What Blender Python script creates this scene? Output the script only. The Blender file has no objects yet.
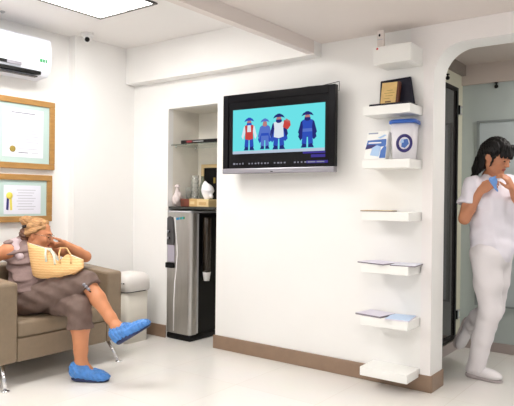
import bpy, bmesh, math, random
import numpy as np
from mathutils import Vector, Matrix

random.seed(4)
C = bpy.context.scene.collection
SC = bpy.context.scene

# ------------------------------------------------------------------ colour / materials
def lin(c):
    return tuple((v/12.92 if v <= .04045 else ((v+.055)/1.055)**2.4) for v in (x/255 for x in c))

def mat(name, rgb, rough=.5, metal=0., coat=0., noise=0., nscale=20., bump=0., bscale=60., spec=.5,
        emit=None, estr=0., trans=0., alpha=1., stretch=None, sss=0.):
    m = bpy.data.materials.new(name); m.use_nodes = True
    nt = m.node_tree; b = nt.nodes['Principled BSDF']
    c = lin(rgb)
    b.inputs['Base Color'].default_value = (*c, 1)
    b.inputs['Roughness'].default_value = rough
    b.inputs['Metallic'].default_value = metal
    b.inputs['Specular IOR Level'].default_value = spec
    b.inputs['Coat Weight'].default_value = coat
    b.inputs['Transmission Weight'].default_value = trans
    b.inputs['Alpha'].default_value = alpha
    if sss:
        b.inputs['Subsurface Weight'].default_value = sss
        b.inputs['Subsurface Radius'].default_value = (.012, .005, .003)
        b.inputs['Subsurface Scale'].default_value = 1.0
    if emit is not None:
        b.inputs['Emission Color'].default_value = (*lin(emit), 1)
        b.inputs['Emission Strength'].default_value = estr
    tc = mp = None
    if noise or bump:
        tc = nt.nodes.new('ShaderNodeTexCoord'); mp = nt.nodes.new('ShaderNodeMapping')
        nt.links.new(tc.outputs['Object'], mp.inputs['Vector'])
        if stretch: mp.inputs['Scale'].default_value = stretch
    if noise:
        n = nt.nodes.new('ShaderNodeTexNoise'); n.inputs['Scale'].default_value = nscale
        n.inputs['Detail'].default_value = 4
        nt.links.new(mp.outputs['Vector'], n.inputs['Vector'])
        r = nt.nodes.new('ShaderNodeValToRGB')
        r.color_ramp.elements[0].position = .3; r.color_ramp.elements[1].position = .7
        r.color_ramp.elements[0].color = (*[v*(1-noise) for v in c], 1)
        r.color_ramp.elements[1].color = (*[min(1, v*(1+noise)) for v in c], 1)
        nt.links.new(n.outputs['Fac'], r.inputs['Fac'])
        nt.links.new(r.outputs['Color'], b.inputs['Base Color'])
    if bump:
        n2 = nt.nodes.new('ShaderNodeTexNoise'); n2.inputs['Scale'].default_value = bscale
        nt.links.new(mp.outputs['Vector'], n2.inputs['Vector'])
        bp = nt.nodes.new('ShaderNodeBump'); bp.inputs['Strength'].default_value = bump
        bp.inputs['Distance'].default_value = .01
        nt.links.new(n2.outputs['Fac'], bp.inputs['Height'])
        nt.links.new(bp.outputs['Normal'], b.inputs['Normal'])
    return m

M = {}
M['wall'] = mat('wall_paint', (240, 239, 237), .6, noise=.01, nscale=3)
M['ceil'] = mat('ceiling_paint', (238, 235, 233), .7)
M['ceil2'] = mat('dropped_ceiling_paint', (224, 215, 210), .7)
M['niche'] = mat('niche_paint', (236, 231, 221), .6, noise=.03, nscale=8)
M['trim'] = mat('trim_paint', (240, 236, 235), .5)
M['base'] = mat('baseboard_tile', (142, 117, 97), .35, noise=.06, nscale=14)
M['plinth'] = mat('grey_plinth', (170, 158, 154), .4)
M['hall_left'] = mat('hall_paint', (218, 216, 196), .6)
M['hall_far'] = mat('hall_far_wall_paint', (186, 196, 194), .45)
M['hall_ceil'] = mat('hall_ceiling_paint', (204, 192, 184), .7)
M['cornice'] = mat('grey_brown_cornice', (140, 130, 122), .6)
M['frame_grey'] = mat('grey_door_frame', (138, 146, 146), .5)
M['panel'] = mat('pale_blue_grey_panel', (188, 198, 200), .35)
M['steel'] = mat('brushed_steel', (186, 183, 179), .34, metal=.85, noise=.08, nscale=8, stretch=(30, 30, .6))
M['steel_dk'] = mat('dark_steel', (96, 92, 90), .35, metal=.8)
M['chrome'] = mat('chrome', (225, 225, 228), .12, metal=1)
M['black'] = mat('black_plastic', (11, 10, 11), .4, spec=.22)
M['blackgloss'] = mat('black_gloss', (7, 6, 11), .16, spec=.16)
M['navy'] = mat('navy_plush', (16, 14, 38), .6)
M['dkgrey'] = mat('dark_grey_plastic', (70, 68, 70), .4)
M['lilac'] = mat('lilac_grey_plastic', (176, 170, 184), .35)
M['greyp'] = mat('grey_plastic', (178, 178, 180), .4)
M['silver'] = mat('silver_plastic', (150, 148, 156), .3, metal=.5)
M['white'] = mat('white_plastic', (238, 238, 238), .4)
M['acw'] = mat('cool_white_plastic', (232, 235, 246), .3)
M['shelfw'] = mat('white_lacquer', (241, 241, 238), .4)
M['binlid'] = mat('white_bin_plastic', (236, 232, 228), .4)
M['binbody'] = mat('cream_bin_plastic', (216, 211, 200), .45)
M['oak'] = mat('oak_frame', (168, 126, 70), .42, noise=.14, nscale=9, stretch=(4, 1, 4))
M['mat_green'] = mat('pale_green_mount', (184, 206, 202), .6)
M['paper'] = mat('paper', (222, 224, 235), .7)
M['ink'] = mat('grey_ink', (190, 192, 202), .8)
M['inkdk'] = mat('dark_ink', (110, 112, 122), .8)
M['seal'] = mat('gold_seal', (160, 138, 62), .45, metal=.2)
M['ribbon_y'] = mat('yellow_ribbon', (226, 212, 92), .6)
M['ribbon_n'] = mat('navy_ribbon', (40, 38, 110), .6)
M['leather'] = mat('taupe_leather', (136, 119, 98), .45, noise=.05, nscale=25, bump=.12, bscale=140)
M['skin'] = mat('tanned_skin', (205, 138, 98), .5, noise=.05, nscale=18, sss=.08)
M['skin2'] = mat('warm_skin', (196, 134, 100), .5, noise=.05, nscale=18, sss=.08)
M['lip'] = mat('lip', (168, 84, 72), .45)
M['eye'] = mat('dark_eye', (38, 26, 22), .25)
M['blouse'] = mat('mauve_brown_cloth', (134, 112, 108), .75, noise=.07, nscale=30, bump=.3, bscale=30)
M['shawl'] = mat('pale_mauve_cloth', (190, 172, 176), .75)
M['trouser'] = mat('taupe_brown_cloth', (112, 92, 84), .7, noise=.08, nscale=25, bump=.35, bscale=35)
M['cover'] = mat('blue_plastic_film', (74, 134, 205), .32, noise=.16, nscale=22, bump=.9, bscale=55)
M['sole'] = mat('dark_navy_sole', (30, 42, 84), .5)
M['hair_b'] = mat('blond_hair', (176, 132, 86), .5, noise=.42, nscale=38, bump=.6, bscale=80, stretch=(1, 1, 4))
M['hair_d'] = mat('brown_hair', (98, 62, 44), .45, noise=.25, nscale=30, bump=.5, bscale=70)
M['hair_k'] = mat('black_hair', (13, 10, 11), .5, spec=.3, noise=.3, nscale=40, bump=.4, bscale=60, stretch=(3, 3, .6))
M['metal'] = mat('thin_metal', (190, 180, 165), .25, metal=.9)
M['scrubs'] = mat('white_cotton', (236, 232, 242), .75, bump=.3, bscale=16)
M['scrubs2'] = mat('white_trouser_cotton', (234, 229, 232), .75, bump=.3, bscale=14)
M['shoew'] = mat('white_leather', (232, 228, 230), .4)
M['shoes'] = mat('grey_rubber_sole', (178, 168, 168), .6)
M['bluecloth'] = mat('light_blue_cloth', (116, 164, 232), .7)
M['bag_in'] = mat('white_lining', (236, 240, 236), .8)
M['strap'] = mat('pale_strap', (222, 226, 206), .6)
M['glass'] = mat('clear_glass', (228, 240, 232), .03, trans=1., spec=.5)
M['cupclear'] = mat('clear_plastic', (236, 238, 234), .15, trans=.75)
M['greenb'] = mat('green_grey_glass', (150, 158, 140), .1, trans=.5)
M['tubebrown'] = mat('smoked_plastic', (50, 40, 30), .2, trans=.2)
M['granite'] = mat('dark_counter', (54, 54, 50), .25, noise=.2, nscale=60)
M['woodred'] = mat('red_brown_wood', (112, 52, 34), .4, noise=.15, nscale=20)
M['carton'] = mat('tan_carton', (206, 168, 112), .6, noise=.08, nscale=30)
M['cartonl'] = mat('pale_tan_carton', (226, 200, 150), .6)
M['tissue'] = mat('tissue', (246, 246, 250), .8)
M['bagpink'] = mat('pinkish_plastic_bag', (226, 214, 212), .35, noise=.1, nscale=25, bump=.8, bscale=40)
M['red'] = mat('red_mark', (200, 60, 60), .5)
M['gold'] = mat('gold_plate', (222, 188, 124), .45, metal=.15, noise=.08, nscale=25)
M['plaquewood'] = mat('plaque_wood', (96, 50, 30), .45)
M['bluelid'] = mat('blue_lid', (44, 92, 178), .4)
M['tub'] = mat('translucent_tub', (232, 230, 236), .3)
M['bnavy'] = mat('navy_print', (44, 36, 104), .5)
M['bblue'] = mat('blue_print', (70, 112, 186), .5)
M['blblue'] = mat('light_blue_print', (172, 202, 236), .5)
M['greyblue'] = mat('grey_blue_print', (150, 158, 180), .5)
M['bro1'] = mat('lavender_paper', (222, 218, 232), .5)
M['bro2'] = mat('dark_paper_edge', (130, 122, 132), .6)
M['bro3'] = mat('brown_paper_edge', (160, 144, 130), .6)
M['bluepaper'] = mat('light_blue_paper', (190, 212, 240), .45)
M['green'] = mat('green_print', (30, 150, 84), .5)
M['cyanp'] = mat('cyan_print', (70, 170, 205), .5)
M['doorglass'] = mat('smoked_door_glass', (78, 74, 74), .08, metal=.35, coat=.4)
M['tin'] = mat('dark_red_print', (150, 40, 48), .5)

def emat(name, rgb, s):
    m = bpy.data.materials.new(name); m.use_nodes = True
    nt = m.node_tree; nt.nodes.remove(nt.nodes['Principled BSDF'])
    e = nt.nodes.new('ShaderNodeEmission'); e.inputs['Color'].default_value = (*lin(rgb), 1); e.inputs['Strength'].default_value = s
    nt.links.new(e.outputs[0], nt.nodes['Material Output'].inputs[0]); return m
M['lamp'] = emat('lamp_diffuser', (255, 252, 248), 15.0)
M['lamp_hall'] = emat('hall_lamp_diffuser', (255, 249, 243), 15.0)
SE = .74
M['s_cyan'] = emat('screen_cyan', (112, 232, 238), SE)
M['s_white'] = emat('screen_white', (225, 235, 245), SE)
M['s_floor'] = emat('screen_floor', (190, 205, 225), SE)
M['s_blue'] = emat('screen_blue', (52, 84, 190), SE)
M['s_navy'] = emat('screen_navy', (42, 48, 120), SE)
M['s_red'] = emat('screen_red', (206, 74, 70), SE)
M['s_skin'] = emat('screen_skin', (190, 130, 130), SE)
M['s_mid'] = emat('screen_mid_blue', (92, 120, 205), SE)
M['s_purple'] = emat('screen_purple', (70, 60, 150), SE)
M['s_text'] = emat('screen_text', (190, 190, 205), SE*.6)

# floor: large pale glossy tiles
def floor_mat():
    m = bpy.data.materials.new('cream_floor_tile'); m.use_nodes = True
    nt = m.node_tree; b = nt.nodes['Principled BSDF']
    tc = nt.nodes.new('ShaderNodeTexCoord')
    br = nt.nodes.new('ShaderNodeTexBrick'); br.offset = 0
    br.inputs['Scale'].default_value = 1.0
    br.inputs['Brick Width'].default_value = .6; br.inputs['Row Height'].default_value = .6
    br.inputs['Mortar Size'].default_value = .002; br.inputs['Mortar Smooth'].default_value = .3
    br.inputs['Color1'].default_value = (*lin((236, 233, 229)), 1)
    br.inputs['Color2'].default_value = (*lin((233, 230, 225)), 1)
    br.inputs['Mortar'].default_value = (*lin((222, 216, 208)), 1)
    nt.links.new(tc.outputs['Object'], br.inputs['Vector'])
    nz = nt.nodes.new('ShaderNodeTexNoise'); nz.inputs['Scale'].default_value = 3.5; nz.inputs['Detail'].default_value = 5
    nt.links.new(tc.outputs['Object'], nz.inputs['Vector'])
    mx = nt.nodes.new('ShaderNodeMix'); mx.data_type = 'RGBA'; mx.blend_type = 'MULTIPLY'
    mx.inputs[0].default_value = .07
    nt.links.new(br.outputs['Color'], mx.inputs[6]); nt.links.new(nz.outputs['Color'], mx.inputs[7])
    nt.links.new(mx.outputs[2], b.inputs['Base Color'])
    b.inputs['Roughness'].default_value = .22
    b.inputs['Specular IOR Level'].default_value = .45
    return m
M['floor'] = floor_mat()

# woven straw
def straw_mat():
    m = bpy.data.materials.new('woven_straw'); m.use_nodes = True
    nt = m.node_tree; b = nt.nodes['Principled BSDF']; b.inputs['Roughness'].default_value = .7
    tc = nt.nodes.new('ShaderNodeTexCoord')
    w = nt.nodes.new('ShaderNodeTexWave'); w.bands_direction = 'Z'; w.inputs['Scale'].default_value = 19
    w.inputs['Distortion'].default_value = 2.5; w.inputs['Detail Scale'].default_value = 3
    nt.links.new(tc.outputs['Object'], w.inputs['Vector'])
    r = nt.nodes.new('ShaderNodeValToRGB')
    r.color_ramp.elements[0].color = (*lin((222, 172, 112)), 1); r.color_ramp.elements[1].color = (*lin((234, 192, 136)), 1)
    nt.links.new(w.outputs['Fac'], r.inputs['Fac']); nt.links.new(r.outputs['Color'], b.inputs['Base Color'])
    bp = nt.nodes.new('ShaderNodeBump'); bp.inputs['Strength'].default_value = .3; bp.inputs['Distance'].default_value = .004
    nt.links.new(w.outputs['Fac'], bp.inputs['Height']); nt.links.new(bp.outputs['Normal'], b.inputs['Normal'])
    return m
M['straw'] = straw_mat()

# ------------------------------------------------------------------ mesh builder
class MB:
    """collects shapes (world coordinates) for ONE mesh object"""
    def __init__(s): s.bm = bmesh.new(); s.mats = []
    def mi(s, m):
        if m is None: return 0
        if m not in s.mats: s.mats.append(m)
        return s.mats.index(m)
    def _take(s, b2, m, smooth=False):
        i = s.mi(m)
        vs = [s.bm.verts.new(v.co) for v in b2.verts]
        b2.verts.index_update()
        for f in b2.faces:
            try:
                nf = s.bm.faces.new([vs[v.index] for v in f.verts]); nf.material_index = i; nf.smooth = smooth
            except ValueError: pass
        b2.free()
    def box(s, lo, hi, m=None, bev=0., seg=2, mtx=None):
        b2 = bmesh.new(); bmesh.ops.create_cube(b2, size=1)
        lo = Vector(lo); hi = Vector(hi); c = (lo+hi)/2; d = hi-lo
        for v in b2.verts: v.co = Vector((v.co.x*d.x, v.co.y*d.y, v.co.z*d.z)) + c
        if bev: bmesh.ops.bevel(b2, geom=b2.edges[:], offset=bev, segments=seg, profile=.5, affect='EDGES')
        if mtx is not None: b2.transform(mtx)
        s._take(b2, m, bool(bev) and seg > 2); return s
    def prism(s, poly, axis, a, b, m=None, bev=0., mtx=None, smooth=False):
        """poly: 2-D outline in the two axes other than 'axis', extruded from a to b"""
        b2 = bmesh.new()
        def P(p, t):
            return {0: (t, p[0], p[1]), 1: (p[0], t, p[1]), 2: (p[0], p[1], t)}[axis]
        va = [b2.verts.new(P(p, a)) for p in poly]; vb = [b2.verts.new(P(p, b)) for p in poly]
        b2.faces.new(va); b2.faces.new(vb[::-1]); n = len(poly)
        for i in range(n): b2.faces.new((va[i], vb[i], vb[(i+1) % n], va[(i+1) % n]))
        bmesh.ops.recalc_face_normals(b2, faces=b2.faces[:])
        if bev: bmesh.ops.bevel(b2, geom=b2.edges[:], offset=bev, segments=2, profile=.5, affect='EDGES')
        if mtx is not None: b2.transform(mtx)
        s._take(b2, m, smooth); return s
    def lathe(s, prof, c, m=None, n=24, mtx=None, cap=True):
        b2 = bmesh.new(); rings = []
        for r, z in prof:
            rings.append([b2.verts.new((c[0]+r*math.cos(2*math.pi*k/n), c[1]+r*math.sin(2*math.pi*k/n), c[2]+z)) for k in range(n)])
        for A, B in zip(rings, rings[1:]):
            for k in range(n): b2.faces.new((A[k], A[(k+1) % n], B[(k+1) % n], B[k]))
        if cap: b2.faces.new(rings[0][::-1]); b2.faces.new(rings[-1])
        bmesh.ops.recalc_face_normals(b2, faces=b2.faces[:])
        if mtx is not None: b2.transform(mtx)
        s._take(b2, m, True); return s
    def tube(s, pts, r, m=None, n=10, cap=True):
        pts = [Vector(p) for p in pts]; b2 = bmesh.new(); rings = []
        rr = r if isinstance(r, (list, tuple)) else [r]*len(pts)
        up = Vector((0, 0, 1)); prev = None
        for i, p in enumerate(pts):
            t = (pts[min(i+1, len(pts)-1)] - pts[max(i-1, 0)]).normalized()
            a = prev if prev is not None else (up if abs(t.z) < .9 else Vector((1, 0, 0)))
            x = (a - t*a.dot(t)).normalized(); y = t.cross(x); prev = x
            rings.append([b2.verts.new(p + rr[i]*(math.cos(2*math.pi*k/n)*x + math.sin(2*math.pi*k/n)*y)) for k in range(n)])
        for A, B in zip(rings, rings[1:]):
            for k in range(n): b2.faces.new((A[k], A[(k+1) % n], B[(k+1) % n], B[k]))
        if cap: b2.faces.new(rings[0][::-1]); b2.faces.new(rings[-1])
        s._take(b2, m, True); return s
    def cyl(s, a, b, r, m=None, n=16): return s.tube([a, b], r, m, n)
    def ball(s, c, r, m=None, mtx=None, n=16):
        b2 = bmesh.new(); bmesh.ops.create_uvsphere(b2, u_segments=n, v_segments=max(8, n//2), radius=1)
        r = r if hasattr(r, '__len__') else (r, r, r)
        for v in b2.verts: v.co = Vector((v.co.x*r[0], v.co.y*r[1], v.co.z*r[2]))
        if mtx is not None: b2.transform(mtx)
        for v in b2.verts: v.co += Vector(c)
        s._take(b2, m, True); return s
    def loft(s, rings, m=None, cap=True, smooth=True, closed=True):
        b2 = bmesh.new(); R = [[b2.verts.new(p) for p in ring] for ring in rings]
        n = len(R[0])
        for A, B in zip(R, R[1:]):
            for k in range(n if closed else n-1): b2.faces.new((A[k], A[(k+1) % n], B[(k+1) % n], B[k]))
        if cap: b2.faces.new(R[0][::-1]); b2.faces.new(R[-1])
        bmesh.ops.recalc_face_normals(b2, faces=b2.faces[:])
        s._take(b2, m, smooth); return s
    def arrays(s, v, q, m=None):
        i = s.mi(m); vs = [s.bm.verts.new(p) for p in v]
        for f in q:
            nf = s.bm.faces.new([vs[k] for k in f]); nf.smooth = True; nf.material_index = i
        return s
    def build(s, name, m=None, parent=None, origin=None):
        me = bpy.data.meshes.new(name)
        if m is not None and not s.mats: s.mats = [m]
        if parent is not None: org = wloc(parent)
        elif origin is not None: org = Vector(origin)
        else: org = Vector((0, 0, 0))
        for v in s.bm.verts: v.co -= org
        s.bm.to_mesh(me); s.bm.free()
        for x in s.mats: me.materials.append(x)
        o = bpy.data.objects.new(name, me); C.objects.link(o)
        if parent is not None: o.parent = parent
        else: o.location = org
        return o

def wloc(o):
    l = Vector(o.location)
    while o.parent is not None: o = o.parent; l += Vector(o.location)
    return l
def tag(o, label, cat, group=None):
    o['label'] = label; o['category'] = cat
    if group: o['group'] = group
    return o
def thing(name, label, cat, loc, group=None):
    o = bpy.data.objects.new(name, None); C.objects.link(o); o.location = loc; o.empty_display_size = .05
    return tag(o, label, cat, group)
def struct(o): o['kind'] = 'structure'; return o
def RotZ(a, c=(0, 0, 0)):
    c = Vector(c); return Matrix.Translation(c) @ Matrix.Rotation(a, 4, 'Z') @ Matrix.Translation(-c)
def RotAx(a, ax, c):
    c = Vector(c); return Matrix.Translation(c) @ Matrix.Rotation(a, 4, ax) @ Matrix.Translation(-c)

# ------------------------------------------------------------------ implicit surfaces for bodies and cloth
def V(*a): return np.array(a if len(a) > 1 else a[0], dtype=np.float64)
class Field:
    BIG = .06
    def __init__(s, lo, hi, h):
        s.lo = V(lo); s.h = h
        s.n = np.ceil((V(hi)-s.lo)/h).astype(int)+1
        s.f = np.full(s.n, s.BIG, dtype=np.float32)
    def sub(s, lo, hi):
        a = np.clip(np.floor((lo-s.lo)/s.h).astype(int), 0, s.n-1); b = np.clip(np.ceil((hi-s.lo)/s.h).astype(int)+1, 1, s.n)
        sl = tuple(slice(int(x), int(max(y, x+1))) for x, y in zip(a, b))
        g = [s.lo[i]+s.h*np.arange(sl[i].start, sl[i].stop) for i in range(3)]
        X, Y, Z = np.meshgrid(*g, indexing='ij')
        return sl, X, Y, Z
    def merge(s, sl, d, k, neg=False):
        f = s.f[sl]
        if neg:
            e = -d; h = np.maximum(k-np.abs(f-e), 0) if k > 0 else 0
            s.f[sl] = np.maximum(f, e) + (h*h/(4*k) if k > 0 else 0)
        else:
            h = np.maximum(k-np.abs(f-d), 0) if k > 0 else 0
            s.f[sl] = np.minimum(f, d) - (h*h/(4*k) if k > 0 else 0)
    def cap(s, a, b, ra, rb=None, k=.02, neg=False):
        rb = ra if rb is None else rb; a = V(a); b = V(b); m = max(ra, rb)+s.BIG
        sl, X, Y, Z = s.sub(np.minimum(a, b)-m, np.maximum(a, b)+m)
        d = b-a; L2 = max(d@d, 1e-12)
        t = np.clip(((X-a[0])*d[0]+(Y-a[1])*d[1]+(Z-a[2])*d[2])/L2, 0, 1)
        D = np.sqrt((X-a[0]-t*d[0])**2+(Y-a[1]-t*d[1])**2+(Z-a[2]-t*d[2])**2)-(ra+(rb-ra)*t)
        s.merge(sl, D, k, neg); return s
    def chain(s, pts, rs, k=.02):
        for i in range(len(pts)-1): s.cap(pts[i], pts[i+1], rs[i], rs[i+1], k)
        return s
    def ell(s, c, r, ax=None, k=.02, neg=False):
        """ax: rows are the ellipsoid's axes"""
        c = V(c); r = V(r); m = r.max()+s.BIG
        sl, X, Y, Z = s.sub(c-m, c+m)
        A = np.eye(3) if ax is None else np.array([V(q)/np.linalg.norm(V(q)) for q in ax])
        dx, dy, dz = X-c[0], Y-c[1], Z-c[2]
        q = [(A[i, 0]*dx+A[i, 1]*dy+A[i, 2]*dz) for i in range(3)]
        k0 = np.sqrt(sum((q[i]/r[i])**2 for i in range(3)))+1e-9; k1 = np.sqrt(sum((q[i]/r[i]**2)**2 for i in range(3)))+1e-9
        s.merge(sl, k0*(k0-1)/k1, k, neg); return s
    def full(s):
        g = [s.lo[i]+s.h*np.arange(s.n[i]) for i in range(3)]
        return np.meshgrid(*g, indexing='ij')
    def cut(s, p, n):
        """keep the side the normal points away from"""
        p = V(p); n = V(n)/np.linalg.norm(V(n)); X, Y, Z = s.full()
        s.f = np.maximum(s.f, ((X-p[0])*n[0]+(Y-p[1])*n[1]+(Z-p[2])*n[2])).astype(np.float32); return s
    def disp(s, fn):
        X, Y, Z = s.full(); m = np.abs(s.f) < .04
        s.f[m] += fn(X[m], Y[m], Z[m]).astype(np.float32); return s
    def union(s, o, k=.0):
        h = np.maximum(k-np.abs(s.f-o.f), 0) if k > 0 else 0
        s.f = np.minimum(s.f, o.f)-(h*h/(4*k) if k > 0 else 0); return s
    def mesh(s):
        f = s.f.copy()
        for ax in range(3):
            i = [slice(None)]*3; i[ax] = 0; f[tuple(i)] = s.BIG; i[ax] = -1; f[tuple(i)] = s.BIG
        ins = f < 0; n = np.array(f.shape)
        cnt = np.zeros(n-1, dtype=np.int8)
        for dx in (0, 1):
            for dy in (0, 1):
                for dz in (0, 1): cnt += ins[dx:n[0]-1+dx, dy:n[1]-1+dy, dz:n[2]-1+dz]
        act = (cnt > 0) & (cnt < 8); idx = np.full(n-1, -1, dtype=np.int64); cells = np.argwhere(act)
        idx[act] = np.arange(len(cells))
        acc = np.zeros((len(cells), 3)); num = np.zeros(len(cells))
        corners = [(a, b, c) for a in (0, 1) for b in (0, 1) for c in (0, 1)]
        val = {q: f[cells[:, 0]+q[0], cells[:, 1]+q[1], cells[:, 2]+q[2]].astype(np.float64) for q in corners}
        for q in corners:
            for ax in range(3):
                if q[ax]: continue
                q2 = list(q); q2[ax] = 1; q2 = tuple(q2)
                a, b = val[q], val[q2]; m = (a < 0) != (b < 0)
                t = np.where(m, a/np.where(m, a-b, 1), 0)
                p = np.tile(np.array(q, float), (len(cells), 1)); p[:, ax] += t
                acc[m] += p[m]; num[m] += 1
        v = s.lo + s.h*(cells + acc/num[:, None])
        quads = []
        for ax in range(3):
            u, w = (ax+1) % 3, (ax+2) % 3
            i0 = [slice(1, -1)]*3; i0[ax] = slice(0, n[ax]-1); i1 = [slice(1, -1)]*3; i1[ax] = slice(1, n[ax])
            A = ins[tuple(i0)]; B = ins[tuple(i1)]
            e = np.argwhere(A != B); st = A[A != B]
            base = e.copy(); base[:, u] += 1; base[:, w] += 1
            def cid(du, dw):
                c = base.copy(); c[:, u] -= du; c[:, w] -= dw
                return idx[c[:, 0], c[:, 1], c[:, 2]]
            q = np.stack([cid(1, 1), cid(0, 1), cid(0, 0), cid(1, 0)], 1)
            q[~st] = q[~st][:, ::-1]; quads.append(q)
        return v, np.concatenate(quads)
    def obj(s, name, m, parent):
        v, q = s.mesh(); org = np.array(wloc(parent)); v = v-org
        # keep the largest connected piece (and drop specks)
        me = bpy.data.meshes.new(name); me.from_pydata([], [], [])
        me.vertices.add(len(v)); me.vertices.foreach_set('co', v.astype(np.float32).ravel())
        me.loops.add(q.size); me.loops.foreach_set('vertex_index', q.astype(np.int32).ravel())
        me.polygons.add(len(q)); me.polygons.foreach_set('loop_start', (np.arange(len(q))*4).astype(np.int32))
        me.polygons.foreach_set('use_smooth', np.ones(len(q), dtype=bool))
        me.update(calc_edges=True); me.validate(); me.materials.append(m)
        o = bpy.data.objects.new(name, me); C.objects.link(o); o.parent = parent
        sm = o.modifiers.new('smooth', 'SMOOTH'); sm.factor = .5; sm.iterations = 2
        return o

def nrm(v): v = V(v); return v/np.linalg.norm(v)
def head(F_, c, fw, up, s=1., ear_k=.006):
    fw = nrm(fw); up = V(up); up = nrm(up-fw*(up@fw)); r = np.cross(fw, up)
    P = lambda a, b, d: V(c)+s*(a*r+b*fw+d*up)     # right, forward, up
    A = (r, fw, up)
    F_.ell(P(0, -.012, .022), V(.074, .094, .092)*s, A, .02)
    F_.ell(P(0, .022, -.035), V(.060, .072, .085)*s, A, .03)
    for e in (-1, 1):
        F_.cap(P(e*.050, .005, -.070), P(e*.018, .068, -.108), .020*s, .017*s, .03)
        F_.ell(P(e*.036, .062, -.036), V(.024, .024, .024)*s, A, .02)
        F_.cap(P(e*.014, .088, .016), P(e*.042, .072, .018), .010*s, .009*s, .012)
    F_.cap(P(-.012, .076, -.106), P(.012, .076, -.106), .018*s, .018*s, .02)
    for e in (-1, 1): F_.ell(P(e*.031, .098, -.008), V(.016, .014, .011)*s, A, .010, neg=True)
    F_.cap(P(0, .090, .004), P(0, .112, -.034), .008*s, .0105*s, .010)
    for e in (-1, 1): F_.ell(P(e*.011, .100, -.040), V(.008, .010, .007)*s, A, .006)
    for e in (-1, 1): F_.ell(P(e*.031, .083, -.008), V(.013, .012, .010)*s, A, .004)
    F_.ell(P(0, .089, -.064), V(.021, .010, .006)*s, A, .005); F_.ell(P(0, .087, -.076), V(.018, .010, .0065)*s, A, .005)
    for e in (-1, 1):
        F_.ell(P(e*.074, -.012, -.018), V(.010, .018, .031)*s, (r*.95-e*fw*-.3, fw, up), ear_k)
        F_.ell(P(e*.083, -.006, -.018), V(.006, .009, .017)*s, A, .004, neg=True)
    return P, A
def eyes(parent, P, A, s, closed=.5):
    for e in (-1, 1):
        b = MB(); mt = Matrix(((A[0][0], A[1][0], A[2][0], 0), (A[0][1], A[1][1], A[2][1], 0), (A[0][2], A[1][2], A[2][2], 0), (0, 0, 0, 1)))
        b.ball(P(e*.031, .0915, -.010), (.011*s, .0045*s, .0045*s*closed*2), M['eye'], mt)
        b.tube([P(e*.016, .098, .010), P(e*.030, .094, .015), P(e*.045, .081, .011)], [.0025*s, .003*s, .0015*s], M['hair_d'])
        b.build('eye', None, parent)
    b = MB()
    b.tube([P(-.020, .093, -.068), P(-.008, .0985, -.066), P(.008, .0985, -.066), P(.020, .093, -.068)], [.002*s, .0045*s, .0045*s, .002*s], M['lip'])
    b.tube([P(-.018, .091, -.074), P(0, .0965, -.076), P(.018, .091, -.074)], [.002*s, .005*s, .002*s], M['lip'])
    b.build('lips', None, parent)
def hand(F_, w, d, n, thumb, curl, s=1., spread=.0, thumb_curl=.6, wr=.026):
    """w wrist, d pointing direction, n the way the palm faces, thumb the side of the thumb; curl: (mcp, pip, dip) per finger"""
    d = nrm(d); n = V(n); n = nrm(n-d*(n@d)); t = V(thumb); t = nrm(t-d*(t@d)-n*(t@n)); w = V(w)
    for i, off in enumerate((.027, .009, -.009, -.026)):
        L = (.082, .086, .082, .075)[i]*s
        F_.cap(w+t*off*.55*s, w+d*L+t*off*s, .0145*s, .0105*s, .012)
    F_.ell(w+d*.042*s+n*.004*s, V(.040, .046, .014)*s, (t, d, n), .01)
    for i, off in enumerate((.027, .009, -.009, -.026)):
        base = w+d*(.082, .086, .082, .075)[i]*s+t*off*s
        seg = ((.042, .026, .020), (.046, .029, .021), (.042, .027, .020), (.034, .020, .018))[i]
        a = 0; p = base; c3 = curl[i]; dd = nrm(d+t*spread*(1.5-i))
        rr = ((.0098, .0088, .0080, .0066), (.0100, .0090, .0082, .0068), (.0096, .0086, .0078, .0064), (.0086, .0076, .0068, .0058))[i]
        for j in range(3):
            a += c3[j]; q = p+seg[j]*s*(math.cos(a)*dd+math.sin(a)*n)
            F_.cap(p, q, rr[j]*s, rr[j+1]*s, .004 if j else .006); p = q
    p0 = w+d*.018*s+t*.022*s+n*.004*s
    p1 = p0+s*.042*nrm(d*.72+t*.62+n*.35*thumb_curl)
    p2 = p1+s*.032*nrm(d*.9+t*.15+n*.8*thumb_curl); p3 = p2+s*.025*nrm(d*.85-t*.25+n*1.0*thumb_curl)
    F_.cap(p0, p1, .0150*s, .0115*s, .010); F_.cap(p1, p2, .0112*s, .0098*s, .004); F_.cap(p2, p3, .0096*s, .0075*s, .004)

# ================================================================== THE ROOM
D = 3.636          # picture-side face of the wall with the screen
ZC = 2.52          # main ceiling
XP = -4.12         # pillar face; picture wall is at -4.20
ZS = 2.30          # dropped ceiling on the right
b = MB(); b.box((-4.6, -2.6, -.1), (2.2, 5.2, 0), M['floor']); struct(b.build('floor'))
b = MB(); b.box((-4.6, -2.6, ZC), (-2.17, 3.9, ZC+.1), M['ceil'])
b.box((-2.17, -2.6, ZS), (2.2, 3.9, ZC+.1), M['ceil2'])
struct(b.build('ceiling'))
b = MB(); b.box((-2.225, -2.6, 2.215), (-2.17, D-.1, ZC), M['ceil2']); struct(b.build('trim_1'))
b = MB(); b.box((-4.12, D-.1, 2.205), (-2.17, D+.02, ZC), M['wall']); struct(b.build('trim_2'))
b = MB(); b.box((-4.4, -2.6, 0), (-4.20, 3.0, ZC), M['wall']); b.box((-4.4, 3.0, 0), (XP, 4.05, ZC), M['wall']); struct(b.build('wall_left'))
NX0, NX1, NZ, NY = -3.685, -3.13, 1.964, 4.02
AX = -1.352        # left side of the arch
b = MB()
b.box((XP, D, 0), (NX0, D+.06, ZC), M['wall'])
b.box((NX0, D, NZ), (NX1, D+.06, ZC), M['wall'])
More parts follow.
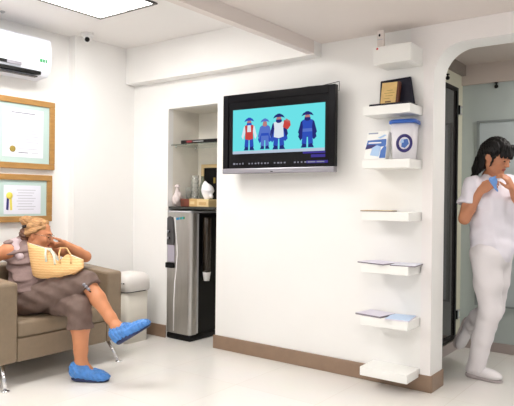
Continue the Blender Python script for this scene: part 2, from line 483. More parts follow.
b.box((NX1, D, 0), (-1.9, D+.06, ZC), M['wall']); b.box((-1.9, D, 0), (AX, D+.2, ZC), M['wall'])
R = .19; AZ = 2.17; AX2 = -.12
arc = [(AX, AZ-R)]+[(AX+R-R*math.cos(a), AZ-R+R*math.sin(a)) for a in np.linspace(0, math.pi/2, 14)[1:]]
arc2 = [(AX2-R+R*math.sin(a), AZ-R+R*math.cos(a)) for a in np.linspace(0, math.pi/2, 14)]
b.prism([(AX, ZC)]+arc+arc2+[(AX2, ZC)], 1, D, D+.2, M['wall'])
b.box((AX2, D, 0), (2.2, D+.2, ZC), M['wall'])
struct(b.build('wall_back'))
b = MB()
b.box((NX0-.06, D+.06, 0), (NX0, NY+.05, NZ+.06), M['niche']); b.box((NX1, D+.06, 0), (NX1+.06, NY+.05, NZ+.06), M['niche'])
b.box((NX0, NY, 0), (NX1, NY+.05, NZ+.06), M['niche']); b.box((NX0, D+.06, NZ), (NX1, NY, NZ+.06), M['niche'])
struct(b.build('wall_niche'))
# raised surround of the arch, flaring at its top
fl = [(-1.418, .106), (-1.352, .106)]+[(x, z) for x, z in arc]+[(AX2-R, AZ), (AX2-R, ZS-.001)]
fl += [(-1.505, ZS-.001), (-1.505, 2.13)] + [(-1.505+.087*math.sin(a), 2.02+.11*math.cos(a)) for a in np.linspace(0, math.pi/2, 8)[1:]]
b = MB(); b.prism(fl, 1, D-.010, D, M['trim']); struct(b.build('trim_3'))
BZ = .106
def bb(name, *boxes, m='base'):
    b = MB()
    for lo, hi in boxes: b.box(lo, hi, M[m], .003, 1)
    return struct(b.build(name))
bb('baseboard_back', ((XP+.015, D-.016, 0), (NX0, D, BZ)), ((NX1-.012, D-.016, 0), (AX+.012, D, BZ)), ((AX, D, 0), (AX+.012, D+.2, BZ)))
bb('baseboard_left', ((XP, 3.0, 0), (XP+.015, D, BZ)), ((-4.2, -2.6, 0), (-4.185, 3.0, BZ)))
# hallway behind the arch
HX, HY, HZ = -1.60, 4.95, 2.31
b = MB(); b.box((HX-.1, D+.2, 0), (HX, HY+.1, 2.5), M['hall_left']); struct(b.build('wall_hall_left'))
b = MB(); b.box((HX, HY, 0), (2.2, HY+.1, 2.5), M['hall_far']); struct(b.build('wall_hall_far'))
b = MB(); b.box((HX, D+.2, HZ), (2.2, HY, 2.5), M['hall_ceil'])
struct(b.build('ceiling_hall'))
b = MB(); b.box((HX, D+.2, 2.225), (HX+.035, HY-.03, HZ), M['cornice']); struct(b.build('trim_4'))
b = MB(); b.box((HX, HY-.03, 2.15), (2.2, HY, HZ), M['hall_ceil']); struct(b.build('trim_5'))
bb('baseboard_hall', ((HX, HY-.014, 0), (2.2, HY, .075)), ((HX, D+.2, 0), (HX+.02, HY, .085)), m='plinth')
# smoked glass door on the hallway's left side
d1 = bpy.data.objects.new('door_1', None); C.objects.link(d1); d1.location = (HX, 4.4, .1); struct(d1)
b = MB(); b.box((HX+.006, 4.02, .13), (HX+.016, 4.735, 2.08), M['doorglass']); b.build('glass_pane', None, d1)
b = MB()
b.box((HX+.001, 4.0, .105), (HX+.03, 4.76, .135), M['black']); b.box((HX+.001, 4.0, 2.075), (HX+.03, 4.76, 2.1), M['black'])
b.box((HX+.001, 4.0, .135), (HX+.03, 4.025, 2.075), M['black']); b.box((HX+.001, 4.725, .135), (HX+.03, 4.76, 2.075), M['black'])
b.build('door_frame', None, d1)
for z in (1.90, .25):
    b = MB(); b.box((HX+.001, 4.80, z), (HX+.028, 4.812, z+.07), M['black']); b.box((HX+.001, 4.812, z), (HX+.026, 4.872, z+.012), M['greyp'])
    b.box((HX+.001, 4.812, z+.058), (HX+.026, 4.872, z+.07), M['greyp']); b.box((HX+.001, 4.812, z+.012), (HX+.018, 4.872, z+.058), M['panel'])
    b.build('hinge', None, d1)
# pale panelled door in the far wall
d2 = bpy.data.objects.new('door_2', None); C.objects.link(d2); d2.location = (-1.05, HY, .36); struct(d2)
b = MB(); b.box((-1.455, HY-.012, .375), (-.62, HY, 1.835), M['panel']); b.build('panel', None, d2)
b = MB()
b.box((-1.478, HY-.02, .36), (-1.455, HY, 1.85), M['frame_grey']); b.box((-.62, HY-.02, .36), (-.597, HY, 1.85), M['frame_grey'])
b.box((-1.455, HY-.02, 1.835), (-.62, HY, 1.85), M['frame_grey']); b.box((-1.455, HY-.02, .36), (-.62, HY, .375), M['frame_grey'])
b.build('door_frame', None, d2)
for (x, y, z, lab) in ((HX+.013, 4.55, 2.18, 'small black bracket above the smoked glass door in the hallway'),
                       (-1.33, HY-.0155, 2.149, 'small black bracket high on the hallway far wall, above the woman in white')):
    b = MB(); b.box((x-.012, y-.012, z-.008), (x+.012, y+.012, z), M['black'], .002, 1); b.cyl((x, y, z-.008), (x, y, z-.022), .006, M['black'])
    b.ball((x, y, z-.032), .016, M['black']); tag(b.build('ceiling_bracket', None, None, (x, y, z)), lab, 'bracket', 'black hallway brackets')

# ================================================================== CEILING FITTINGS
def ceiling_panel(x0, x1, y0, y1, z, label, lamp='lamp'):
    t = thing('ceiling_light', label, 'ceiling light', ((x0+x1)/2, (y0+y1)/2, z))
    b = MB(); w = .022
    for lo, hi in (((x0, y0), (x1, y0+w)), ((x0, y1-w), (x1, y1)), ((x0, y0+w), (x0+w, y1-w)), ((x1-w, y0+w), (x1, y1-w))):
        b.box((lo[0], lo[1], z-.012), (hi[0], hi[1], z), M['steel_dk'], .002, 1)
    b.build('light_frame', None, t)
    b = MB(); b.box((x0+w, y0+w, z-.006), (x1-w, y1-w, z-.001), M[lamp]); b.build('diffuser', None, t)
    b = MB(); b.box((x0+.34, y1-.16, z-.011), (x0+.355, y1-w, z-.006), M['greyp']); b.build('reflector_bar', None, t)
    return t
ceiling_panel(-3.57, -2.97, 1.62, 2.82, ZC, 'recessed square white ceiling light with a dark metal rim near the pillar')
ceiling_panel(-3.57, -2.97, -.9, .3, ZC, 'recessed white ceiling light nearer the viewer, outside the view')
ceiling_panel(-1.1, -.5, .4, 1.6, ZS, 'recessed white ceiling light in the dropped ceiling, outside the view')
ceiling_panel(-.6, 0., 4.05, 4.65, HZ, 'recessed white ceiling light in the hallway, outside the view', 'lamp_hall')

t = thing('security_camera', 'small white dome security camera on the ceiling at the pillar corner', 'security camera', (-3.99, 3.02, ZC))
b = MB(); b.lathe([(.048, 0), (.048, -.022), (.040, -.032)], (-3.99, 3.02, ZC), M['white']); b.build('camera_base', None, t)
b = MB(); b.ball((-3.985, 3.015, ZC-.045), .032, M['white']); b.build('camera_body', None, t)
b = MB(); b.ball((-3.962, 2.997, ZC-.058), .020, M['black']); b.build('lens', None, t)
b = MB(); b.lathe([(.018, 0), (.018, -.006), (.008, -.014)], (-4.02, 2.31, ZC), M['greyp'])
tag(b.build('sprinkler', None, None, (-4.02, 2.31, ZC)), 'tiny grey sprinkler head on the ceiling above the air conditioner', 'sprinkler')

# ================================================================== AIR CONDITIONER
t = thing('air_conditioner', 'white wall-mounted air conditioner above the framed certificates', 'air conditioner', (-4.2, 2.3, 2.10))
prof = [(-4.2, 2.40), (-4.03, 2.40), (-4.008, 2.385), (-4.0, 2.33), (-4.0, 2.20), (-4.012, 2.15), (-4.045, 2.115), (-4.2, 2.10)]
b = MB(); b.prism([(x, z) for x, z in prof], 1, 1.86, 2.70, M['acw'], .006); b.build('casing', None, t)
b = MB(); b.box((-4.055, 1.92, 2.118), (-4.004, 2.615, 2.142), M['black'], .002, 1); b.build('air_outlet', None, t)
b = MB(); b.box((-4.07, 1.93, 2.101), (-4.030, 2.60, 2.108), M['dkgrey']); b.build('louvre', None, t)
b = MB(); b.box((-4.02, 2.335, 2.158), (-3.9975, 2.45, 2.182), M['silver']); b.box((-4.02, 1.98, 2.160), (-3.998, 2.335, 2.182), M['black']); b.build('display_panel', None, t)
b = MB()
for i, w in enumerate((.009, .006, .008, .005, .009)):
    b.box((-4.001, 2.600+.0125*i, 2.212), (-3.998, 2.600+.0125*i+w+.002, 2.236), M['green'])
b.build('logo', None, t)

# ================================================================== CERTIFICATES
def frame(name, label, y0, y1, z0, z1, w):
    t = thing(name, label, 'framed certificate', (-4.2, (y0+y1)/2, z0), 'framed certificates on the left wall')
    b = MB()
    for lo, hi in (((y0, z0), (y1, z0+w)), ((y0, z1-w), (y1, z1)), ((y0, z0+w), (y0+w, z1-w)), ((y1-w, z0+w), (y1, z1-w))):
        b.box((-4.199, lo[0], lo[1]), (-4.168, hi[0], hi[1]), M['oak'], .004, 2)
    b.build('frame', None, t)
    b = MB(); b.box((-4.198, y0+w, z0+w), (-4.182, y1-w, z1-w), M['mat_green']); b.build('mount', None, t)
    return t
t = frame('framed_certificate', 'upper oak-framed certificate with a small gold seal, under the air conditioner', 1.98, 2.852, 1.412, 1.952, .045)
def cert(t, y0, y1, z0, z1, lines, extra):
    b = MB(); b.box((-4.183, y0, z0), (-4.180, y1, z1), M['paper'])
    for z, a, c, dk in lines: b.box((-4.1805, a, z), (-4.1795, c, z+.006), M['inkdk' if dk else 'ink'])
    if extra: extra(b)
    b.build('certificate', None, t)
def seal(b): b.lathe([(.024, 0), (.024, .003), (.016, .004)], (0, 0, 0), M['seal'], 18, Matrix.Translation((-4.180, 2.492, 1.560)) @ Matrix.Rotation(math.pi/2, 4, 'Y'))
L = [(1.835-.0, 2.48, 2.68, 1)]+[(1.79-.022*i, 2.45+.01*(i % 3), 2.71-.015*(i % 2), 0) for i in range(9)]+[(1.562, 2.54, 2.70, 0), (1.532, 2.54, 2.62, 1), (1.532, 2.65, 2.71, 0)]
cert(t, 2.412, 2.752, 1.50, 1.872, L, seal)
cert(t, 2.04, 2.38, 1.50, 1.872, [(1.79-.025*i, 2.08, 2.34, 0) for i in range(9)], None)
t = frame('framed_certificate', 'lower oak-framed certificate with a yellow and navy ribbon, behind the seated woman', 1.98, 2.832, 1.003, 1.369, .045)
def ribbon(b):
    b.lathe([(.026, 0), (.026, .003), (.018, .004)], (0, 0, 0), M['ribbon_y'], 18, Matrix.Translation((-4.180, 2.470, 1.205)) @ Matrix.Rotation(math.pi/2, 4, 'Y'))
    b.prism([(2.450, 1.205), (2.468, 1.205), (2.462, 1.095), (2.444, 1.100)], 0, -4.1798, -4.1785, M['ribbon_n'])
    b.prism([(2.470, 1.200), (2.488, 1.200), (2.494, 1.095), (2.476, 1.095)], 0, -4.1798, -4.1785, M['ribbon_y'])
cert(t, 2.425, 2.735, 1.065, 1.285, [(1.245-.021*i, 2.53+.012*(i % 2), 2.69-.014*(i % 3), 0) for i in range(8)], ribbon)
cert(t, 2.06, 2.38, 1.065, 1.285, [(1.245-.021*i, 2.10, 2.34, 0) for i in range(8)], None)

# ================================================================== ARMCHAIR
t = thing('armchair', 'boxy taupe leather armchair on chrome legs against the left wall', 'armchair', (-3.79, 2.457, 0))
AF = -3.45
def arm(y0, y1):
    b = MB(); b.prism([(-4.13, .15), (AF, .15), (AF, .655), (-4.13, .70)], 1, y0, y1, M['leather'], .016); return b.build('armrest', None, t)
arm(1.972, 2.106); arm(2.808, 2.942)
b = MB(); b.box((-4.13, 2.108, .15), (-3.945, 2.806, .715), M['leather'], .02, 3); b.build('backrest', None, t)
b = MB(); b.box((-3.944, 2.108, .15), (AF-.004, 2.806, .30), M['leather'], .01, 2); b.build('seat_base', None, t)
b = MB(); b.box((-3.944, 2.109, .301), (AF-.001, 2.805, .405), M['leather'], .022, 3); b.build('seat_cushion', None, t)
for x, y, dx, dy in ((-3.50, 2.85, .095, .032), (-3.50, 2.03, .095, -.032), (-4.06, 2.85, -.03, .03), (-4.06, 2.03, -.03, -.03)):
    b = MB(); b.tube([(x, y, .155), (x+dx*.9, y+dy*.9, .012)], [.013, .011], M['chrome']); b.lathe([(.024, 0), (.024, .008), (.012, .012)], (x+dx, y+dy, 0), M['chrome'])
    b.build('leg', None, t)

# ================================================================== WASTE BIN
t = thing('waste_bin', 'white waste bin with a swing lid in the corner behind the armchair', 'bin', (-3.85, 3.36, 0))
def rrect(x0, x1, y0, y1, r, z, n=6):
    out = []
    for cx, cy, a0 in ((x1-r, y1-r, 0), (x0+r, y1-r, 90), (x0+r, y0+r, 180), (x1-r, y0+r, 270)):
        for k in range(n+1):
            a = math.radians(a0+90*k/n); out.append((cx+r*math.cos(a), cy+r*math.sin(a), z))
    return out
b = MB(); x0, x1, y0, y1 = -3.98, -3.742, 3.24, 3.50
b.loft([rrect(x0+.02, x1-.012, y0+.02, y1-.012, .03, 0), rrect(x0+.004, x1-.004, y0+.004, y1-.004, .04, .415)], M['binbody']); b.build('bin_body', None, t)
b = MB(); b.loft([rrect(x0+.015, x1-.015, y0+.015, y1-.015, .035, .416), rrect(x0+.015, x1-.015, y0+.015, y1-.015, .035, .430)], M['dkgrey']); b.build('lid_gap', None, t)
b = MB(); b.loft([rrect(x0-.006, x1+.008, y0-.006, y1+.008, .045, .427), rrect(x0-.006, x1+.008, y0-.006, y1+.008, .045, .515), rrect(x0, x1+.002, y0, y1+.002, .05, .548),
                  rrect(x0+.02, x1-.02, y0+.02, y1-.02, .05, .568), rrect(x0+.05, x1-.05, y0+.05, y1-.05, .05, .574)], M['binlid']); b.build('swing_lid', None, t)
b = MB(); b.box((-3.80, y0-.010, .492), (-3.785, y0-.004, .502), M['greyp']); b.box((-3.775, y0-.010, .492), (-3.765, y0-.004, .502), M['dkgrey']); b.build('lid_mark', None, t)

# ================================================================== WATER DISPENSER
t = thing('water_dispenser', 'tall stainless steel water dispenser standing in the wall niche', 'water dispenser', (-3.54, 3.84, 0))
wx0, wx1, wy0, wy1 = -3.6840, -3.408, 3.638, 3.97
b = MB(); b.box((wx0+.004, wy0+.03, .052), (wx1-.002, wy1, 1.075), M['black'], .004, 1); b.build('cabinet', None, t)
b = MB(); b.box((wx0-.0005, wy0-.004, 0), (wx1+.003, wy1, .052), M['black'], .014, 3); b.build('base', None, t)
pts = [(wx0, wy0+.09), (wx0, wy0)] + [(wx1-.035+.035*math.sin(a), wy0+.035-.035*math.cos(a)) for a in np.linspace(0, math.pi/2, 8)] + [(wx1, wy0+.075), (wx1-.01, wy0+.075), (wx1-.01, wy0+.09)]
b = MB(); b.prism(pts, 2, .053, 1.075, M['steel'], smooth=False); b.build('front_panel', None, t)
b = MB(); b.box((wx1-.011, wy0+.0755, .06), (wx1+.001, wy0+.095, 1.073), M['greyp']); b.build('side_trim', None, t)
b = MB(); b.box((wx0, wy0-.002, 1.0755), (wx1, wy1, 1.093), M['greyp'], .005, 2); b.build('top_cover', None, t)
# dispensing bay
b = MB(); b.prism([(wx0+.004, .80), (wx0+.088, .80), (wx0+.090, .84), (wx0+.080, 1.00), (wx0+.070, 1.035), (wx0+.036, 1.045), (wx0+.006, 1.03)], 1, wy0-.014, wy0-.001, M['dkgrey'], .004); b.build('control_panel', None, t)
b = MB(); b.box((wx0+.006, wy0-.006, .655), (wx0+.088, wy0-.001, .80), M['lilac'], .003, 1); b.build('dispensing_bay', None, t)
for z in (.86, .915):
    b = MB(); b.tube([(wx0+.035, wy0-.012, z), (wx0+.035, wy0-.03, z-.004)], .011, M['black']); b.ball((wx0+.035, wy0-.028, z), .011, M['silver'])
    b.build('tap_button', None, t)
b = MB(); b.box((wx0+.004, wy0-.030, .605), (wx0+.092, wy0-.001, .650), M['black'], .006, 2); b.build('drip_tray', None, t)
b = MB(); b.tube([(wx0+.088, wy0-.002, 1.04), (wx0+.102, wy0-.002, .92), (wx0+.116, wy0-.002, .80), (wx0+.120, wy0-.002, .72), (wx0+.112, wy0-.002, .62), (wx0+.094, wy0-.002, .48), (wx0+.086, wy0-.002, .32), (wx0+.085, wy0-.002, .07)], .0045, M['white']); b.build('curved_groove', None, t)
b = MB()
for i, (w, mm) in enumerate(((.014, 'cyanp'), (.010, 'bblue'), (.012, 'cyanp'), (.011, 'green'), (.012, 'cyanp'), (.013, 'green'))):
    b.box((-3.578+.0165*i, wy0-.003, 1.014+.002*i), (-3.578+.0165*i+w, wy0-.0005, 1.034+.002*i), M[mm])
b.build('logo', None, t)
t2 = thing('cup_dispenser', 'smoked tube cup dispenser hanging on the black side of the water dispenser', 'cup dispenser', (wx1+.04, 3.79, .50))
b = MB(); b.lathe([(.033, 0), (.033, .46), (.028, .47)], (wx1+.043, 3.79, .57), M['tubebrown']); b.build('tube', None, t2)
b = MB(); b.box((wx1, 3.775, .62), (wx1+.012, 3.805, 1.0), M['black']); b.build('bracket', None, t2)
b = MB(); b.lathe([(.024, .502), (.034, .572), (.036, .575)], (wx1+.043, 3.79, 0), M['white']); tag(b.build('paper_cup', None, None, (wx1+.043, 3.79, .502)), 'white paper cup at the bottom of the cup dispenser', 'cup')

# ---- counter above it, with its small things
t = thing('counter_shelf', 'dark counter shelf across the niche above the water dispenser', 'shelf', (-3.41, 3.85, 1.107))
b = MB(); b.box((NX0+.002, 3.645, 1.108), (NX1-.002, NY-.002, 1.128), M['granite'], .003, 1); b.build('shelf_board', None, t)
cz = 1.1285
t = thing('tissue_box', 'pale tan tissue box with a white tissue sticking out, on the niche counter', 'tissue box', (-3.34, 3.765, cz))
b = MB(); b.box((-3.405, 3.70, cz), (-3.275, 3.83, cz+.064), M['cartonl'], .003, 1); b.box((-3.38, 3.699, cz+.015), (-3.30, 3.70, cz+.04), M['carton']); b.build('box_body', None, t)
F_ = Field((-3.46, 3.69, cz+.05), (-3.22, 3.85, cz+.26), .005)
F_.cap((-3.355, 3.765, cz+.06), (-3.345, 3.765, cz+.14), .020, .055, .02).cap((-3.35, 3.765, cz+.11), (-3.30, 3.765, cz+.09), .03, .02, .02).cap((-3.345, 3.765, cz+.15), (-3.375, 3.765, cz+.20), .035, .014, .02)
F_.disp(lambda x, y, z: .006*np.sin(90*x+40*z)*np.sin(70*y+50*z)); F_.obj('tissue', M['tissue'], t)
b = MB(); b.box((-3.605, 3.71, cz), (-3.506, 3.80, cz+.066), M['woodred'], .003, 1); b.box((-3.595, 3.7092, cz+.016), (-3.56, 3.71, cz+.05), M['plaquewood'])
tag(b.build('wooden_box', None, None, (-3.555, 3.755, cz)), 'small red-brown wooden box left of the orange-tan carton in the niche', 'box')
b = MB(); b.box((-3.503, 3.71, cz), (-3.410, 3.80, cz+.068), M['carton'], .003, 1); b.box((-3.49, 3.7092, cz+.02), (-3.44, 3.71, cz+.045), M['cartonl'])
tag(b.build('carton', None, None, (-3.455, 3.755, cz)), 'orange-tan carton between the red-brown box and the tissue box', 'box')
def stack(x, y, r, h, m, name, label, cat, grp=None, extra=None):
    b = MB(); n = 7; prof = []
    for i in range(n):
        z = h*i/n; prof += [(r*.86, z), (r, z+h/n*.75), (r, z+h/n*.95)]
    b.lathe(prof, (x, y, cz), M[m]); return tag(b.build(name, None, None, (x, y, cz)), label, cat, grp)
stack(-3.615, 3.905, .034, .275, 'cupclear', 'cup_stack', 'tall stack of clear plastic cups on the niche counter', 'cups')
b = MB(); b.lathe([(.026, 0), (.028, .02), (.028, .17), (.012, .22), (.012, .262), (.014, .266)], (-3.535, 3.915, cz), M['greenb'])
tag(b.build('bottle', None, None, (-3.535, 3.915, cz)), 'slim grey-green bottle right of the stack of cups', 'bottle')
b = MB(); b.lathe([(.024, 0), (.027, .16), (.0275, .165)], (-3.652, 3.865, cz), M['cupclear']); tag(b.build('drinking_glass', None, None, (-3.652, 3.865, cz)), 'clear glass tumbler in the niche beside the stack of cups', 'glass')
t = thing('plastic_bag', 'crumpled pinkish white plastic bag at the left end of the niche counter', 'bag', (-3.645, 3.72, cz))
F_ = Field((-3.6835, 3.645, cz-.01), (-3.56, 3.83, cz+.26), .005)
F_.ell((-3.648, 3.72, cz+.055), (.030, .060, .06), None, .03).cap((-3.652, 3.72, cz+.08), (-3.642, 3.71, cz+.15), .030, .016, .02).ell((-3.635, 3.705, cz+.175), (.026, .022, .013), None, .01)
F_.disp(lambda x, y, z: .006*np.sin(80*x+60*z)*np.sin(90*y+30*x)); F_.cut((0, 0, cz), (0, 0, -1)); F_.obj('bag_body', M['bagpink'], t)
t = thing('menu_board', 'black board in a tan wooden frame leaning at the back of the niche', 'board', (-3.40, 3.985, cz))
b = MB(); x0, x1, z0, z1, w = -3.62, -3.14, cz, cz+.375, .032
for lo, hi in (((x0, z0), (x1, z0+w)), ((x0, z1-w), (x1, z1)), ((x0, z0+w), (x0+w, z1-w)), ((x1-w, z0+w), (x1, z1-w))): b.box((lo[0], 3.985, lo[1]), (hi[0], 4.018, hi[1]), M['cartonl'], .003, 1)
b.build('frame', None, t)
b = MB(); b.box((x0+w, 3.995, z0+w), (x1-w, 4.012, z1-w), M['black']); b.build('board', None, t)
b = MB(); b.box((-3.475, 3.990, 1.335), (-3.455, 3.9948, 1.385), M['seal']); b.build('gold_mark', None, t)
# glass shelf and set-top box
t = thing('glass_shelf', 'clear glass shelf high in the niche', 'shelf', (-3.41, 3.85, 1.65))
b = MB(); b.box((NX0+.003, 3.67, 1.652), (NX1-.003, NY-.004, 1.660), M['glass']); b.build('glass_plate', None, t)
for x, y in ((NX0+.012, 3.72), (NX0+.012, 3.975), (NX1-.012, 3.72), (NX1-.012, 3.975)):
    b = MB(); b.lathe([(.010, 0), (.010, .014)], (x, y, 1.637), M['chrome'], 12); b.build('shelf_clip', None, t)
t = thing('set_top_box', 'flat black set-top box lying on the glass shelf', 'set-top box', (-3.44, 3.76, 1.661))
mt = RotZ(math.radians(3), (-3.40, 3.78, 0)) @ Matrix.Translation((.055, 0, 0))
b = MB(); b.box((-3.65, 3.70, 1.664), (-3.21, 3.86, 1.694), M['black'], .006, 2, mt); b.build('case', None, t)
b = MB(); b.box((-3.58, 3.697, 1.672), (-3.525, 3.6998, 1.688), M['tin'], 0, 2, mt); b.box((-3.51, 3.697, 1.676), (-3.40, 3.6998, 1.682), M['greyp'], 0, 2, mt); b.build('front_display', None, t)
for x, y in ((-3.64, 3.71), (-3.22, 3.71), (-3.64, 3.84), (-3.22, 3.84)):
    b = MB(); b.lathe([(.008, 0), (.008, .005)], (x, y, 1.660), M['dkgrey'], 10, mt); b.build('foot', None, t)

# ================================================================== TELEVISION
A0 = Vector((-2.940, 3.480, 0)); B0 = Vector((-1.991, 3.520, 0)); E = (B0-A0).normalized(); N = Vector((E.y, -E.x, 0))   # N towards the room
TVW = (B0-A0).length
TM = Matrix(((E.x, -N.x, 0, A0.x), (E.y, -N.y, 0, A0.y), (0, 0, 1, 0), (0, 0, 0, 1)))    # local: x along, y into the wall, z up
t = thing('television', 'black flat television with a silver lower edge mounted on the white wall', 'television', (-2.46, 3.54, 1.385))
b = MB()
b.box((0, .0, 1.426), (.050, .045, 1.982), M['blackgloss'], .003, 1, TM); b.box((TVW-.050, .0, 1.426), (TVW, .045, 1.982), M['blackgloss'], .003, 1, TM)
b.box((.050, 0, 1.925), (TVW-.050, .045, 1.982), M['blackgloss'], .003, 1, TM); b.box((.050, .012, 1.43), (TVW-.050, .045, 1.925), M['black'], 0, 1, TM)
b.build('bezel', None, t)
b = MB(); b.box((0, -.004, 1.387), (TVW, .045, 1.4265), M['silver'], .006, 2, TM); b.box((.44, -.0055, 1.396), (.46, -.004, 1.402), M['black'], 0, 1, TM); b.build('lower_trim', None, t)
b = MB(); b.box((.12, .045, 1.45), (TVW-.12, .085, 1.90), M['black'], .01, 2, TM); b.build('rear_housing', None, t)
b = MB(); b.box((.40, .085, 1.58), (.55, .16, 1.80), M['dkgrey'], 0, 1, TM)
b.build('wall_mount', None, t)
# screen with a dark margin, the picture and the ticker below it
b = MB(); b.box((.050, .009, 1.427), (TVW-.050, .0118, 1.925), M['blackgloss'], 0, 1, TM)
def q(x0, z0, x1, z1, m, y=.0085): b.prism([(x0, z0), (x1, z0), (x1, z1), (x0, z1)], 1, y, y+.0004, M[m], 0, TM)
def poly(p, m, y=.0078): b.prism(p, 1, y, y+.0003, M[m], 0, TM)
q(.089, 1.535, .872, 1.866, 's_cyan'); q(.089, 1.535, .872, 1.556, 's_floor', .0082)
def fig(cx, z0, z1, w, legs, body, sleeves, hat, sash, coat=None, headc='s_skin'):
    h = z1-z0
    J = lambda pts, m, y: poly([(cx+w*a, z0+h*c) for a, c in pts], m, y)
    if coat: J([(-.60, .74), (.60, .74), (.98, .30), (.70, .22), (.45, .30), (-.45, .30), (-.75, .20), (-1.0, .32)], coat, .0076)
    J([(-.62, .10), (-.10, .06), (-.04, .45), (-.50, .47)], legs, .0074); J([(.10, .06), (.62, .10), (.50, .47), (.04, .45)], legs, .0074)
    J([(-.70, 0), (-.08, 0), (-.10, .09), (-.50, .12)], 's_navy', .0072); J([(.08, 0), (.72, 0), (.50, .12), (.10, .09)], 's_navy', .0072)
    J([(-1.02, .44), (-.80, .34), (-.40, .66), (-.50, .79), (-.72, .74)], sleeves, .0072); J([(1.02, .44), (.80, .34), (.40, .66), (.50, .79), (.72, .74)], sleeves, .0072)
    J([(-.55, .36), (0, .32), (.55, .36), (.50, .60), (.58, .78), (.20, .81), (-.20, .81), (-.58, .78), (-.50, .60)], body, .0070)
    J([(-.52, .45), (.52, .45), (.50, .54), (-.50, .54)], sash, .0069)
    J([(.30*math.cos(a), .87+.085*math.sin(a)) for a in np.linspace(0, 2*math.pi, 13)[:-1]], headc, .0068)
    J([(-.34, .80), (-.14, .76), (.14, .76), (.34, .80), (.30, .86), (-.30, .86)], hat if hat != 's_mid' else 's_skin', .0067)
    J([(-.66, .90), (-.30, .93), (.30, .93), (.66, .90), (.46, .98), (.12, 1.03), (-.12, 1.03), (-.46, .98)], hat, .0066)
fig(.240, 1.560, 1.795, .068, 's_blue', 's_red', 's_white', 's_blue', 's_red')
poly([(.222, 1.695), (.258, 1.695), (.254, 1.745), (.226, 1.745)], 's_white', .0064)
fig(.380, 1.564, 1.780, .060, 's_mid', 's_mid', 's_mid', 's_mid', 's_blue', 's_blue')
fig(.500, 1.558, 1.806, .076, 's_blue', 's_white', 's_navy', 's_navy', 's_white', 's_blue')
poly([(.535, 1.715), (.575, 1.695), (.600, 1.725), (.595, 1.752), (.545, 1.765)], 's_red', .0062)
poly([(.552, 1.757), (.598, 1.735), (.594, 1.758), (.560, 1.775)], 's_skin', .0062)
fig(.735, 1.562, 1.806, .074, 's_blue', 's_blue', 's_navy', 's_navy', 's_mid', 's_navy')
q(.70, 1.520, .876, 1.534, 's_purple', .0080); q(.765, 1.492, .876, 1.512, 's_purple', .0080)
q(.095, 1.455, .115, 1.468, 's_text', .0080)
x = .125
for w in (.012, .010, .009, 0, .012, .010, .014, .011, .012, .016, .010, 0, .012, .018, .012, .014, 0, 0, .014, .010, .012, .016, .010, .013, 0, .014, .012, .016, .012, .014, .013):
    if x+max(w, .012) > .78: break
    if w: q(x, 1.456, x+w, 1.466+.003*(int(w*1000) % 2), 's_text', .0080)
    x += max(w, .022)+.006
q(.73, 1.452, .90, 1.470, 's_purple', .0081); q(.74, 1.457, .80, 1.465, 's_text', .0079); q(.81, 1.457, .87, 1.465, 's_text', .0079)
b.build('screen', None, t)
b = MB(); b.tube([TM @ Vector(p) for p in ((.62, .03, 1.983), (.72, .04, 1.99), (.82, .06, 1.992), (.90, .05, 1.998), (.955, .05, 2.005), (.957, .05, 1.99), (.954, .05, 1.94), (.93, .05, 1.955))], .0028, M['dkgrey']); b.build('cable', None, t)

# ================================================================== WALL SHELVES
SX0, SX1, SY = -1.742, -1.425, D-.2
def shelf_src():
    b = MB(); b.box((SX0, SY, -.055), (SX1, D-.0005, 0), M['shelfw'], .002, 1)
    return b.build('wall_shelf', None, None, (SX0, D, 0))
src = shelf_src()
tops = [(2.160, 'topmost and thickest white floating shelf, just under the dropped ceiling'), (1.792, 'white floating shelf carrying the gold plaque'),
        (1.455, 'white floating shelf carrying the blue-lidded tub and the product box'), (1.128, 'white floating shelf with one thin brown-edged magazine'),
        (.797, 'white floating shelf with a spread of lavender magazines'), (.462, 'white floating shelf with a light blue brochure'),
        (.140, 'lowest white floating shelf, just above the brown baseboard')]
for i, (z, lab) in enumerate(tops):
    if i == 0:
        b = MB(); b.box((SX0+.07, SY, -.11), (SX1, D-.0005, 0), M['shelfw'], .002, 1); o = b.build('wall_shelf', None, None, (SX0, D, 0))
        b = MB(); b.ball((-1.646, SY-.001, -.012), (.007, .0015, .007), M['red']); b.build('red_dot', None, o)
    else:
        o = src if i == 1 else src.copy()
        if i > 1: C.objects.link(o)
    o.location.z = z; tag(o, lab, 'shelf', 'white floating wall shelves')
t = thing('motion_sensor', 'tiny white sensor with a dark lens standing on the topmost shelf', 'sensor', (-1.64, 3.50, 2.1605))
b = MB(); b.box((-1.668, 3.475, 2.1605), (-1.622, 3.50, 2.275), M['ceil2'], .006, 2); b.build('sensor_body', None, t)
b = MB(); b.ball((-1.650, 3.474, 2.243), (.007, .003, .009), M['black']); b.build('lens', None, t)
b = MB(); b.box((-1.664, 3.4742, 2.214), (-1.626, 3.4752, 2.218), M['ink']); b.build('printed_line', None, t)
